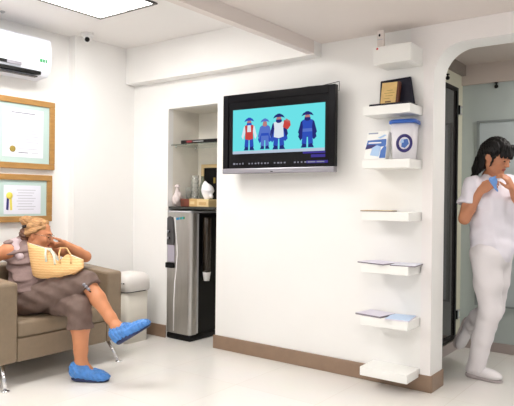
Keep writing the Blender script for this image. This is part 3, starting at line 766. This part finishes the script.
# plaque in its case
pz = 1.7925
t = thing('award_plaque', 'gold award plaque standing in an open navy case on a white shelf', 'plaque', (-1.56, 3.53, pz))
b = MB(); b.box((-1.712, 3.462, pz), (-1.450, 3.615, pz+.016), M['navy'], .003, 1); b.build('case_base', None, t)
tilt = RotAx(math.radians(-14), 'X', (0, 3.575, pz+.014))
b = MB(); b.prism([(-1.685, pz+.014), (-1.455, pz+.014), (-1.500, pz+.196), (-1.698, pz+.186)], 1, 3.575, 3.587, M['navy'], .002, tilt)
for p0, p1 in (((-1.685, pz+.016), (-1.698, pz+.186)), ((-1.698, pz+.186), (-1.500, pz+.196)), ((-1.500, pz+.196), (-1.455, pz+.016))):
    b.tube([tilt @ Vector((p0[0], 3.571, p0[1])), tilt @ Vector((p1[0], 3.571, p1[1]))], .006, M['navy'], 8)
b.build('case_lid', None, t)
b = MB(); tl2 = RotAx(math.radians(-12), 'X', (0, 3.535, pz+.014))
b.box((-1.668, 3.530, pz+.0145), (-1.545, 3.552, pz+.166), M['plaquewood'], .002, 1, tl2); b.build('plaque_block', None, t)
b = MB(); b.box((-1.667, 3.5275, pz+.016), (-1.563, 3.5298, pz+.165), M['gold'], .001, 1, tl2)
for i, (a, c) in enumerate(((.02, .06), (.03, .08), (.02, .09), (.035, .075))): b.box((-1.665+a, 3.5268, pz+.055+.018*i), (-1.665+c, 3.5276, pz+.058+.018*i), M['seal'], 0, 1, tl2)
b.box((-1.635, 3.5268, pz+.03), (-1.595, 3.5276, pz+.038), M['plaquewood'], 0, 1, tl2)
b.build('gold_plate', None, t)
# product box and tub
bz = 1.4555
t = thing('product_box', 'white and blue product box leaning back beside the blue-lidded tub', 'box', (-1.67, 3.5, bz))
lean = RotAx(math.radians(-14), 'X', (0, 3.455, bz))
b = MB(); b.box((-1.740, 3.455, bz+.001), (-1.592, 3.505, bz+.190), M['shelfw'], .002, 1, lean); b.build('box_body', None, t)
b = MB()
def bq(x0, z0, x1, z1, m, y=3.4545): b.box((x0, y-.0006, bz+z0), (x1, y, bz+z1), M[m], 0, 1, lean)
def bp(p, m, y=3.454): b.prism([(x, bz+z) for x, z in p], 1, y-.0006, y, M[m], 0, lean)
bq(-1.728, .172, -1.662, .181, 'greyblue'); bp([(-1.738, .07), (-1.598, .09), (-1.600, .135), (-1.728, .130)], 'bblue'); bp([(-1.738, .07), (-1.70, .075), (-1.66, .10), (-1.728, .10)], 'bnavy', 3.4535)
bq(-1.720, .108, -1.632, .116, 'shelfw', 3.4532); bp([(-1.635, .01), (-1.594, .01), (-1.594, .085), (-1.61, .09), (-1.63, .06)], 'bblue', 3.4538)
bp([(-1.70, .03), (-1.64, .02), (-1.63, .085), (-1.66, .095), (-1.69, .08)], 'blblue', 3.4536); bp([(-1.66, .145), (-1.615, .165), (-1.60, .16), (-1.64, .14)], 'blblue', 3.4538)
b.build('printed_front', None, t)
t = thing('storage_tub', 'white plastic tub with a blue lid and a round navy emblem', 'tub', (-1.49, 3.53, bz))
mt = RotZ(math.radians(8), (-1.49, 3.54, 0))
def rr2(x0, x1, y0, y1, r, z): return [tuple(mt @ Vector(p)) for p in rrect(x0, x1, y0, y1, r, z)]
b = MB(); b.loft([rr2(-1.568, -1.436, 3.485, 3.595, .025, bz), rr2(-1.578, -1.424, 3.475, 3.605, .03, bz+.222)], M['tub']); b.build('tub_body', None, t)
b = MB(); b.loft([rr2(-1.588, -1.414, 3.466, 3.612, .034, bz+.222), rr2(-1.588, -1.414, 3.466, 3.612, .034, bz+.240), rr2(-1.578, -1.424, 3.475, 3.60, .034, bz+.247)], M['bluelid']); b.build('lid', None, t)
b = MB(); rm = mt @ Matrix.Translation((-1.487, 3.4785, bz+.098)) @ Matrix.Rotation(math.pi/2-.045, 4, 'X')
n = 28; ring = [[tuple(rm @ Vector((r*math.cos(2*math.pi*k/n), 1.12*r*math.sin(2*math.pi*k/n), h))) for k in range(n)] for r, h in ((.051, 0), (.051, .003), (.034, .003), (.034, 0))]
b.loft(ring+[ring[0]], M['bnavy'], False)
b.prism([(-.018, -.022), (.004, -.030), (.028, -.004), (.020, .026), (-.004, .024), (-.004, .004), (-.016, .004)], 2, 0, .002, M['bblue'], 0, rm)
b.prism([(-.026, .004), (-.008, .002), (-.002, .026), (-.018, .028)], 2, 0, .0022, M['blblue'], 0, rm)
b.build('emblem', None, t)
# magazines
def mag(name, label, pts, z0, z1, m_top, m_edge, grp='magazines on the white shelves'):
    b = MB(); cx = sum(p[0] for p in pts)/len(pts); cy = sum(p[1] for p in pts)/len(pts)
    b.prism(pts, 2, z0, z1-.0012, M[m_edge]); b.prism([(cx+(x-cx)*.985, cy+(y-cy)*.985) for x, y in pts], 2, z1-.0012, z1, M[m_top])
    return tag(b.build(name, None, None, (cx, cy, z0)), label, 'magazine', grp)
def rect(cx, cy, w, h, a):
    a = math.radians(a); c, s = math.cos(a), math.sin(a)
    return [(cx+c*x-s*y, cy+s*x+c*y) for x, y in ((-w/2, -h/2), (w/2, -h/2), (w/2, h/2), (-w/2, h/2))]
mag('magazine', 'thin brown-edged magazine alone on the middle white shelf', rect(-1.665, 3.525, .20, .155, 12), 1.1285, 1.136, 'cartonl', 'bro3')
mag('magazine', 'pale magazine on the left of the shelf below the thin brown-edged one', rect(-1.66, 3.525, .205, .175, -14), .7975, .806, 'bro1', 'bro2')
mag('magazine', 'white magazine on the right of the same shelf as the pale one', rect(-1.475, 3.53, .155, .18, 6), .7975, .8045, 'paper', 'bro2')
mag('magazine', 'white magazine with a dark spine on the left of the brochure shelf', rect(-1.685, 3.535, .19, .17, -9), .4625, .474, 'bro1', 'bro2')
mag('brochure', 'light blue brochure on the right of the second shelf from the floor', rect(-1.508, 3.525, .150, .19, 9), .4625, .4715, 'bluepaper', 'bro1')

# ================================================================== SEATED WOMAN
t = thing('person', 'seated woman in mauve top and brown trousers, legs crossed, blue shoe covers on', 'person', (-3.65, 2.42, .40))
hr = V(-3.64, 2.285, .495); hl = V(-3.70, 2.435, .490); kr = V(-3.262, 2.482, .640); kl = V(-3.245, 2.418, .482)
ar = V(-2.992, 2.512, .372); al = V(-3.255, 2.438, .125)
toe_r = V(-2.828, 2.618, .402); heel_r = V(-2.968, 2.515, .292); toe_l = V(-3.085, 2.525, .035); heel_l = V(-3.275, 2.42, .04)
pel = V(-3.70, 2.37, .53); chest = V(-3.815, 2.405, .755); c7 = V(-3.845, 2.425, .855)
shr = V(-3.825, 2.255, .822); shl = V(-3.895, 2.560, .845); elr = V(-3.975, 2.055, .725); ell_ = V(-3.690, 2.795, .755); wrl = V(-3.705, 2.612, .862); wrr = V(-3.78, 1.955, .725)
hc = V(-3.768, 2.452, .936); hf = nrm((.80, .60, -.20)); hu = nrm((.12, .14, 1)); HS = .93
lo, hi = (-4.02, 1.86, 0), (-2.72, 2.90, 1.12)
F_ = Field(lo, hi, .0055)
# trunk (kept slim: it lies under the clothes), limbs, neck, head
F_.cap(pel, chest, .105, .115, .03); F_.cap(chest, c7, .10, .06, .04); F_.cap(shr, shl, .048, .048, .05)
F_.chain([hr, kr], [.072, .050], .03); F_.chain([hl, kl], [.072, .050], .03)
for k_, a_ in ((kr, ar), (kl, al)):
    m_ = k_*.62+a_*.38; F_.chain([k_, m_, k_*.2+a_*.8, a_], [.050, .060 if k_ is kl else .050, .044 if k_ is kl else .036, .040 if k_ is kl else .034], .02)
F_.cap(ar, heel_r*.9+ar*.1, .034, .026, .02).cap(ar, heel_r*.4+toe_r*.6, .030, .018, .02); F_.cap(al, heel_l+V(.02, .01, 0), .034, .026, .02).cap(al, heel_l*.4+toe_l*.6, .030, .018, .02)
F_.ell(shr, (.054, .054, .052), None, .03); F_.ell(shl, (.058, .058, .056), None, .03)
F_.chain([shr, elr, wrr], [.047, .040, .026], .015); F_.chain([shl, ell_*.6+shl*.4, ell_], [.050, .045, .041], .015); F_.chain([ell_, ell_*.65+wrl*.35, wrl], [.040, .040, .027], .012)
F_.cap(c7, hc+V(-.015, -.012, -.06), .058, .052, .03)
P, A = head(F_, hc, hf, hu, HS)
hand(F_, wrl, nrm(hc+hf*.085-V(0, 0, .075)-wrl), (-.45, -.55, .55), (-.5, .1, .75), [(1.0, 1.2, .7)]*4, .90, 0, .7)
hand(F_, wrr, (.9, -.05, -.25), (0, .1, -1), (0, 1, 0), [(.3, .3, .2)]*4, .9)
F_.obj('body', M['skin'], t)
eyes(t, P, A, HS, .5)
# hair: fringe and crown, knot, clip
H = Field((-3.97, 2.25, .82), (-3.60, 2.62, 1.12), .004)
H.ell(P(0, -.022, .030), V(.080, .094, .090)*HS, A, .0)
for i in range(9):
    a = -1+i/4
    H.cap(P(a*.050, .040-.03*abs(a), .094-.014*abs(a)), P(a*.074, -.06, .075-.03*abs(a)), .016*HS, .014*HS, .012)
H.ell(P(0, .112, -.050), V(.096, .100, .112)*HS, A, .01, neg=True)
for e in (-1, 1): H.cap(P(e*.050, .050, .066), P(e*.080, -.005, .020), .009*HS, .010*HS, .012); H.cap(P(e*.080, -.01, .02), P(e*.076, -.06, -.01), .012, .02, .015)
H.disp(lambda x, y, z: .003*np.sin(190*((x-hc[0])*A[0][0]+(y-hc[1])*A[0][1]+(z-hc[2])*A[0][2])+70*(z-hc[2])))
H.obj('hair', M['hair_b'], t)
H = Field((-4.02, 2.22, .80), (-3.70, 2.60, 1.12), .0045)
H.ell(P(0, -.085, -.040), V(.068, .050, .060)*HS, A, .02); H.ell(P(0, -.098, -.010), V(.060, .040, .050)*HS, A, .02)
H.disp(lambda x, y, z: .003*np.sin(260*z+90*x)); H.obj('hair_nape', M['hair_d'], t)
H = Field((-4.04, 2.20, .86), (-3.72, 2.60, 1.14), .0045)
H.ell(P(0, -.098, .070), V(.052, .046, .044)*HS, A, .02); H.cap(P(-.03, -.09, .06), P(.03, -.125, .085), .025, .02, .02); H.cap(P(0, -.12, .09), P(.02, -.15, .075), .02, .01, .02)
H.disp(lambda x, y, z: .003*np.sin(240*x+200*z)); H.obj('hair_knot', M['hair_b'], t)
b = MB(); b.tube([P(.065, -.06, .050), P(.050, -.105, .035), P(0, -.128, .030), P(-.05, -.105, .035)], .011, M['eye']); b.build('hair_clip', None, t)
b = MB()
for e in (-1, 1):
    b.tube([P(e*.031+.022*math.cos(a), .106-.004*abs(math.cos(a)), -.008+.017*math.sin(a)) for a in np.linspace(0, 2*math.pi, 17)], .0013, M['metal'], 6)
    b.tube([P(e*.053, .100, -.004), P(e*.076, .07, .0), P(e*.080, -.005, -.002)], .0013, M['metal'], 6)
b.tube([P(-.009, .110, -.006), P(0, .113, -.003), P(.009, .110, -.006)], .0013, M['metal'], 6)
b.build('glasses', None, t)
# top
T = Field((-4.0, 2.1, .38), (-3.5, 2.75, .96), .006)
T.cap(pel+V(0, 0, -.02), chest, .142, .138, .05); T.cap(chest, c7, .118, .072, .05); T.cap(shr*.93+shl*.07, shl*.82+shr*.18, .066, .062, .05)
T.ell(chest+V(.085, .03, -.02), (.07, .11, .07), None, .05); T.ell(pel+V(.04, -.02, .06), (.13, .15, .11), None, .05)
T.cap(hc+V(-.02, -.015, -.08), hc+V(.06, .03, .05), .062, .08, .008, neg=True)
T.disp(lambda x, y, z: .008*np.sin(95*z+18*x-30*y)+.004*np.sin(160*z-50*y))
T.obj('sleeveless_top', M['blouse'], t)
T = Field((-4.0, 2.1, .72), (-3.6, 2.75, .98), .005)
T.chain([shr+V(.01, .045, .052), c7+V(-.045, -.02, .020), c7+V(-.03, .06, .02), shl+V(.03, -.04, .05)], [.034, .046, .04, .030], .02)
T.chain([shr+V(.01, .03, .045), chest+V(.075, -.105, .03)], [.034, .026], .02)
T.disp(lambda x, y, z: .003*np.sin(80*x+60*z)); T.obj('shawl_collar', M['shawl'], t)
# trousers, ending below the knee
def legf(h_, k_, a_, hem, r0, r1, r2):
    L_ = Field((-4.0, 2.08, .30), (-3.0, 2.70, .78), .006)
    e_ = k_*(1-hem)+a_*hem
    L_.chain([h_, h_*.5+k_*.5, k_, e_, e_+(a_-k_)*.15], [r0, (r0+r1)/2+.006, r1, r2, r2], .025); L_.cut(e_, a_-k_); return L_
T = Field((-4.0, 2.08, .30), (-3.0, 2.70, .78), .006)
T.ell(pel+V(-.005, 0, -.03), (.135, .165, .115), None, .0)
T.union(legf(hr, kr, ar, .15, .100, .070, .064), .014); T.union(legf(hl, kl, al, .37, .096, .072, .080), .004)
T.disp(lambda x, y, z: .004*np.sin(22*x+75*z+30*y)+.003*np.sin(60*x-40*z+20*y)*np.sin(30*z+25*y))
T.obj('trousers', M['trouser'], t)
e_ = kr*.80+ar*.20; b = MB()
for i in range(3): b.ball(e_+V(.045-.018*i, -.066-.004*i, .020+.014*i), (.013, .010, .011), M['silver'])
b.tube([e_+V(.05, -.05, .0), e_+V(.0, -.066, .03), e_+V(-.03, -.06, .055)], .004, M['eye']); b.build('cuff_tie', None, t)
def shoe(heel, toe, up, hz):
    heel = V(heel); toe = V(toe); f = nrm(toe-heel); up = V(up); up = nrm(up-f*(f@up)); r = np.cross(f, up)
    q = lambda a, c, d: heel+f*a+r*c+up*d
    S = Field(np.minimum(heel, toe)-.14, np.maximum(heel, toe)+.14, .005); L_ = np.linalg.norm(toe-heel)
    S.ell(q(L_*.14, 0, .022), (.052, .050, .052), (f, r, up), .0); S.ell(q(L_*.48, 0, .012), (.10, .048, .042), (f, r, up), .03); S.ell(q(L_*.82, 0, .002), (.062, .048, .028), (f, r, up), .03)
    S.cap(q(-.004, 0, .030), q(.0, 0, .056), .038, .040, .02); S.cap(q(.02, 0, .045), q(.07, 0, .045), .045, .036, .02)
    S.disp(lambda x, y, z: .0045*np.sin(150*x+40*z)*np.sin(120*y+130*z)+.002*np.sin(260*x+220*z)); S.cut(q(0, 0, -.026), -up); S.obj('shoe_cover', M['cover'], t)
    S = Field(np.minimum(heel, toe)-.12, np.maximum(heel, toe)+.12, .005)
    S.ell(q(L_*.16, 0, -.012), (.060, .052, .022), (f, r, up), .0); S.ell(q(L_*.42, 0, -.020), (.07, .049, .012), (f, r, up), .02); S.ell(q(L_*.78, 0, -.021), (.066, .047, .009), (f, r, up), .02)
    S.cut(q(0, 0, -.0275), -up); S.obj('shoe_sole', M['sole'], t)
shoe((-3.280, 2.415, .0285), (-3.100, 2.520, .0285), (0, 0, 1), 0)
shoe(heel_r, toe_r, (-.55, -.25, 1), 0)

# ---- straw tote on her lap
BL, BR, TR, TL = V(-3.560, 2.282, .640), V(-3.245, 2.440, .700), V(-3.300, 2.480, .785), V(-3.610, 2.268, .892)
nb = nrm((.42, -.88, .12)); t = thing('tote_bag', 'woven straw tote bag standing on the seated woman\'s lap', 'bag', tuple((BL+BR)/2))
def top(u):
    xs = [0, .2, .42, .55, .62, .75, 1]; zs = [1, 1.0, .98, .62, .68, 1.05, 1.0]
    return float(np.interp(u, xs, zs))
NU = 22
def ring(v, th, inset=0., hfac=1.):
    out = []
    us = np.linspace(0, 1, NU)
    def pt(u, s):
        bse = BL*(1-u)+BR*u+V(0, 0, .035*abs(2*u-1)**4); tp = TL*(1-u)+TR*u; vv = v*top(u)*hfac; p = bse+(tp-bse)*vv
        bul = math.sin(math.pi*u)**.6 if 0 < u < 1 else 0
        return p+nb*s*th*(.25+.75*bul)
    w = inset
    for u in us: out.append(pt(w+u*(1-2*w), 1))
    for u in us[::-1]: out.append(pt(w+u*(1-2*w), -1))
    return out
rings = [ring(0, .030), ring(.06, .045), ring(.3, .054), ring(.6, .050), ring(.85, .040), ring(1, .032), ring(1.0, .026, .012), ring(.8, .034, .012)]
b = MB(); b.loft(rings[:7], M['straw'], False); b.build('woven_body', None, t)
b = MB(); b.loft([ring(1.0, .026, .013, .995), ring(.8, .030, .014), ring(.66, .030, .014)], M['bag_in'], False)
b.build('lining', None, t)
b = MB(); pt = lambda u, v, s: (BL*(1-u)+BR*u)*(1-v)+(TL*(1-u)+TR*u)*v+nb*s
b.tube([pt(.40, .55, .062), pt(.39, .80, .056), pt(.40, 1.02, .045), pt(.47, 1.05, .035), pt(.53, .80, .045), pt(.56, .50, .06)], .0075, M['strap']); b.build('handle', None, t)
b = MB(); b.tube([pt(.66, .55, .062), pt(.64, .95, .055), pt(.66, 1.25, .04), pt(.76, 1.35, .035), pt(.83, 1.1, .04), pt(.85, .6, .055)], .0055, M['straw']); b.build('handle', None, t)

# ================================================================== STANDING PERSON IN WHITE
t = thing('person', 'woman in a white tunic and trousers walking behind the arch, head bowed', 'person', (-1.15, 4.15, 0))
fw = nrm((.88, -.47, 0)); rt = nrm((-.47, -.88, 0)); up = V(0, 0, 1)
pel = V(-1.135, 4.165, .875); chest = V(-1.135, 4.165, 1.20); c7 = V(-1.155, 4.170, 1.362)
shr = V(-1.228, 4.030, 1.302); shl = V(-1.075, 4.315, 1.325); elr = V(-1.262, 3.970, 1.085); wrr = V(-1.165, 3.985, 1.270)
ell_ = V(-.975, 4.235, 1.135); wrl = V(-.985, 4.060, 1.285)
hr = V(-1.155, 4.085, .845); hl = V(-1.125, 4.235, .845); kr = V(-1.125, 4.105, .47); ar = V(-1.232, 4.138, .10)
kl = V(-1.160, 4.270, .460); al = V(-1.345, 4.430, .300)
hc = V(-1.105, 4.135, 1.507); hf = nrm((.86, -.28, -.42)); hu = nrm((.40, -.1, .9)); HS = .95
F_ = Field((-1.58, 3.86, 0), (-.80, 4.56, 1.68), .0055)
F_.cap(pel, chest, .085, .09, .03); F_.cap(chest, c7, .08, .05, .04); F_.cap(shr, shl, .042, .042, .04)
F_.chain([hr, kr, ar], [.062, .045, .035], .02); F_.chain([hl, kl, al], [.062, .045, .035], .02)
F_.cap(ar, (-1.17, 4.14, .042), .028, .018, .008); F_.cap(al, al+V(-.07, .03, -.11), .03, .02, .02)
F_.chain([shr, elr], [.046, .038], .012); F_.chain([elr, elr*.65+wrr*.35, wrr], [.037, .036, .024], .012)
F_.chain([shl, ell_], [.044, .037], .012); F_.chain([ell_, ell_*.65+wrl*.35, wrl], [.036, .034, .024], .012)
F_.cap(c7, hc+V(-.005, .003, -.06), .050, .047, .03)
P, A = head(F_, hc, hf, hu, HS)
hand(F_, wrr, (.80, .18, .55), (.1, .95, -.25), (-.3, .1, .8), [(.5, .75, .5)]*4, .88, 0, .7)
hand(F_, wrl, (-.25, -.45, .75), (-.9, .1, -.1), (.1, -.8, -.3), [(.5, .7, .4)]*4, .88, 0, .6)
F_.obj('body', M['skin2'], t)
eyes(t, P, A, HS, .5)
H = Field((-1.40, 3.98, 1.30), (-.96, 4.30, 1.69), .0045)
H.ell(P(0, -.020, .032), V(.085, .102, .096)*HS, A, .0)
H.ell(P(0, .108, -.070), V(.095, .088, .108)*HS, A, .006, neg=True)
for i in range(11):
    a = -1+i/5
    H.cap(P(a*.055, .058, .088), P(a*.072, .108-.035*abs(a), .022-.010*abs(a)), .014, .006, .006)
for e in (-1, 1): H.cap(P(e*.078, .030, .030), P(e*.076, .030, -.075), .012, .005, .008); H.cap(P(e*.080, -.01, .03), P(e*.06, -.075, -.01), .02, .03, .02)
H.ell(P(0, -.092, .012), V(.052, .04, .05), A, .02)
tail = [P(0, -.095, .012), V(-1.215, 4.155, 1.475), V(-1.238, 4.150, 1.425), V(-1.272, 4.140, 1.365)]
H.chain(tail, [.040, .036, .030, .006], .02)
H.chain([P(.055, -.06, -.01), V(-1.195, 4.105, 1.44), V(-1.225, 4.105, 1.375)], [.030, .026, .006], .02)
H.disp(lambda x, y, z: .003*np.sin(260*y+60*x)+.002*np.sin(330*x+90*z))
H.obj('hair', M['hair_k'], t)
# tunic
T = Field((-1.50, 3.86, .72), (-.86, 4.46, 1.46), .0055)
def both(p, a): return p+rt*a
T.cap(pel+V(0, 0, .06)+rt*.045, chest+rt*.05, .112, .108, .05); T.cap(pel+V(0, 0, .06)-rt*.045, chest-rt*.05, .112, .108, .05)
T.cap(chest+V(0, 0, .02), c7, .115, .062, .06); T.cap(shr, shl, .056, .056, .05)
T.ell(chest+fw*.075+rt*.06+V(0, 0, -.02), (.055, .055, .06), None, .05); T.ell(chest+fw*.075-rt*.06+V(0, 0, -.02), (.055, .055, .06), None, .05)
T.ell(pel+V(0, 0, -.01), (.135, .135, .10), None, .04)
S = Field((-1.50, 3.86, .72), (-.86, 4.46, 1.46), .0055); S.chain([shr, shr*.42+elr*.58, elr], [.060, .066, .068], .02); S.cut(shr*.42+elr*.58, elr-shr); T.union(S, .03)
S = Field((-1.50, 3.86, .72), (-.86, 4.46, 1.46), .0055); S.chain([shl, shl*.42+ell_*.58, ell_], [.058, .064, .066], .02); S.cut(shl*.42+ell_*.58, ell_-shl); T.union(S, .03)
T.cut((0, 0, .80), (0, 0, -1)); T.cap(c7+V(.005, 0, .01), hc, .058, .06, .008, neg=True)
T.disp(lambda x, y, z: .005*np.sin(40*z+35*x+30*y)*np.sin(28*z-50*x)); T.obj('tunic', M['scrubs'], t)
# trousers
def legw(pts, rs, e, n):
    L_ = Field((-1.56, 3.86, .04), (-.86, 4.56, 1.0), .0055); L_.chain(pts, rs, .03); L_.cut(e, n); return L_
T = Field((-1.56, 3.86, .04), (-.86, 4.56, 1.0), .0055)
T.ell(pel+V(-.012, 0, -.03), (.128, .135, .115), None, .0); T.ell(pel-fw*.065+V(0, 0, -.075), (.085, .105, .085), None, .04)
T.union(legw([hr, hr*.5+kr*.5, kr, kr*.5+ar*.5, ar+V(0, 0, -.08)], [.100, .086, .070, .064, .058], ar+V(0, 0, -.052), (0, 0, -1)), .03)
T.union(legw([hl, hl*.5+kl*.5, kl, kl*.4+al*.6, al], [.105, .092, .075, .066, .058], al, al-kl), .03)
T.disp(lambda x, y, z: .004*np.sin(16*z+30*x)*np.sin(12*z-40*y)+.0012*np.sin(60*z+50*x)*np.sin(40*y)); T.obj('trousers', M['scrubs2'], t)
def shoe2(heel, toe, up):
    heel = V(heel); toe = V(toe); f = nrm(toe-heel); up = V(up); up = nrm(up-f*(f@up)); r = np.cross(f, up); L_ = np.linalg.norm(toe-heel)
    q = lambda a, c, d: heel+f*a+r*c+up*d
    S = Field(np.minimum(heel, toe)-.12, np.maximum(heel, toe)+.12, .0045)
    S.ell(q(.035, 0, .058), (.046, .038, .045), (f, r, up), .0); S.ell(q(L_*.5, 0, .046), (.095, .040, .036), (f, r, up), .03); S.ell(q(L_*.80, 0, .036), (.062, .044, .026), (f, r, up), .03)
    S.cap(q(.045, 0, .07), q(.06, 0, .10), .036, .036, .02); S.cut(q(0, 0, .014), -up); S.obj('shoe', M['shoew'], t)
    S = Field(np.minimum(heel, toe)-.12, np.maximum(heel, toe)+.12, .0045)
    S.ell(q(.035, 0, .016), (.048, .040, .024), (f, r, up), .0); S.ell(q(L_*.5, 0, .008), (.10, .040, .014), (f, r, up), .015); S.ell(q(L_*.80, 0, .007), (.064, .046, .014), (f, r, up), .015)
    S.cut(q(0, 0, .0), -up); S.cut(q(0, 0, .030), up); S.obj('shoe_sole', M['shoes'], t)
shoe2((-1.285, 4.145, 0), (-1.068, 4.130, 0), (0, 0, 1))
shoe2(al+V(-.055, .055, .035), al+V(-.12, .02, -.175), (.75, -.4, -.15))
# folded blue cloth in her hands
t = thing('cloth', 'light blue folded cloth held in the hands of the woman in white', 'cloth', (-1.085, 4.005, 1.31))
S = Field((-1.16, 3.93, 1.20), (-1.0, 4.08, 1.40), .004)
S.ell((-1.092, 4.005, 1.328), (.026, .010, .034), ((.8, 0, .35), (0, 1, 0), (-.35, 0, .8)), .0); S.cap((-1.092, 4.005, 1.315), (-1.062, 4.003, 1.268), .016, .004, .012); S.cap((-1.10, 4.005, 1.34), (-1.075, 4.005, 1.355), .014, .010, .01)
S.disp(lambda x, y, z: .002*np.sin(150*x+90*z)); S.obj('folded_cloth', M['bluecloth'], t)

# ================================================================== LIGHT, CAMERA
W = bpy.data.worlds.new('world'); SC.world = W; W.use_nodes = True
W.node_tree.nodes['Background'].inputs['Color'].default_value = (1.0, .985, .965, 1); W.node_tree.nodes['Background'].inputs['Strength'].default_value = .6

f, th, roll, pitch = 595.7, .64307, .01098, -.00431
f0 = Vector((-math.sin(th)*math.cos(pitch), math.cos(th)*math.cos(pitch), math.sin(pitch))); r0 = Vector((math.cos(th), math.sin(th), 0)); u0 = r0.cross(f0)
r = math.cos(roll)*r0+math.sin(roll)*u0; u = -math.sin(roll)*r0+math.cos(roll)*u0
cam = bpy.data.cameras.new('camera'); co = bpy.data.objects.new('camera', cam); C.objects.link(co)
co.matrix_world = Matrix(((r.x, u.x, -f0.x, 0), (r.y, u.y, -f0.y, 0), (r.z, u.z, -f0.z, 1.2), (0, 0, 0, 1)))
cam.sensor_fit = 'HORIZONTAL'; cam.sensor_width = 36; cam.lens = 36*f/514; cam.shift_y = -1.5/514; cam.clip_start = .05
SC.camera = co
vs = SC.view_settings; SC.display_settings.display_device = 'sRGB'
vs.view_transform = 'Standard'; vs.look = 'None'; vs.gamma = 1; vs.use_curve_mapping = False; vs.exposure = 0.35
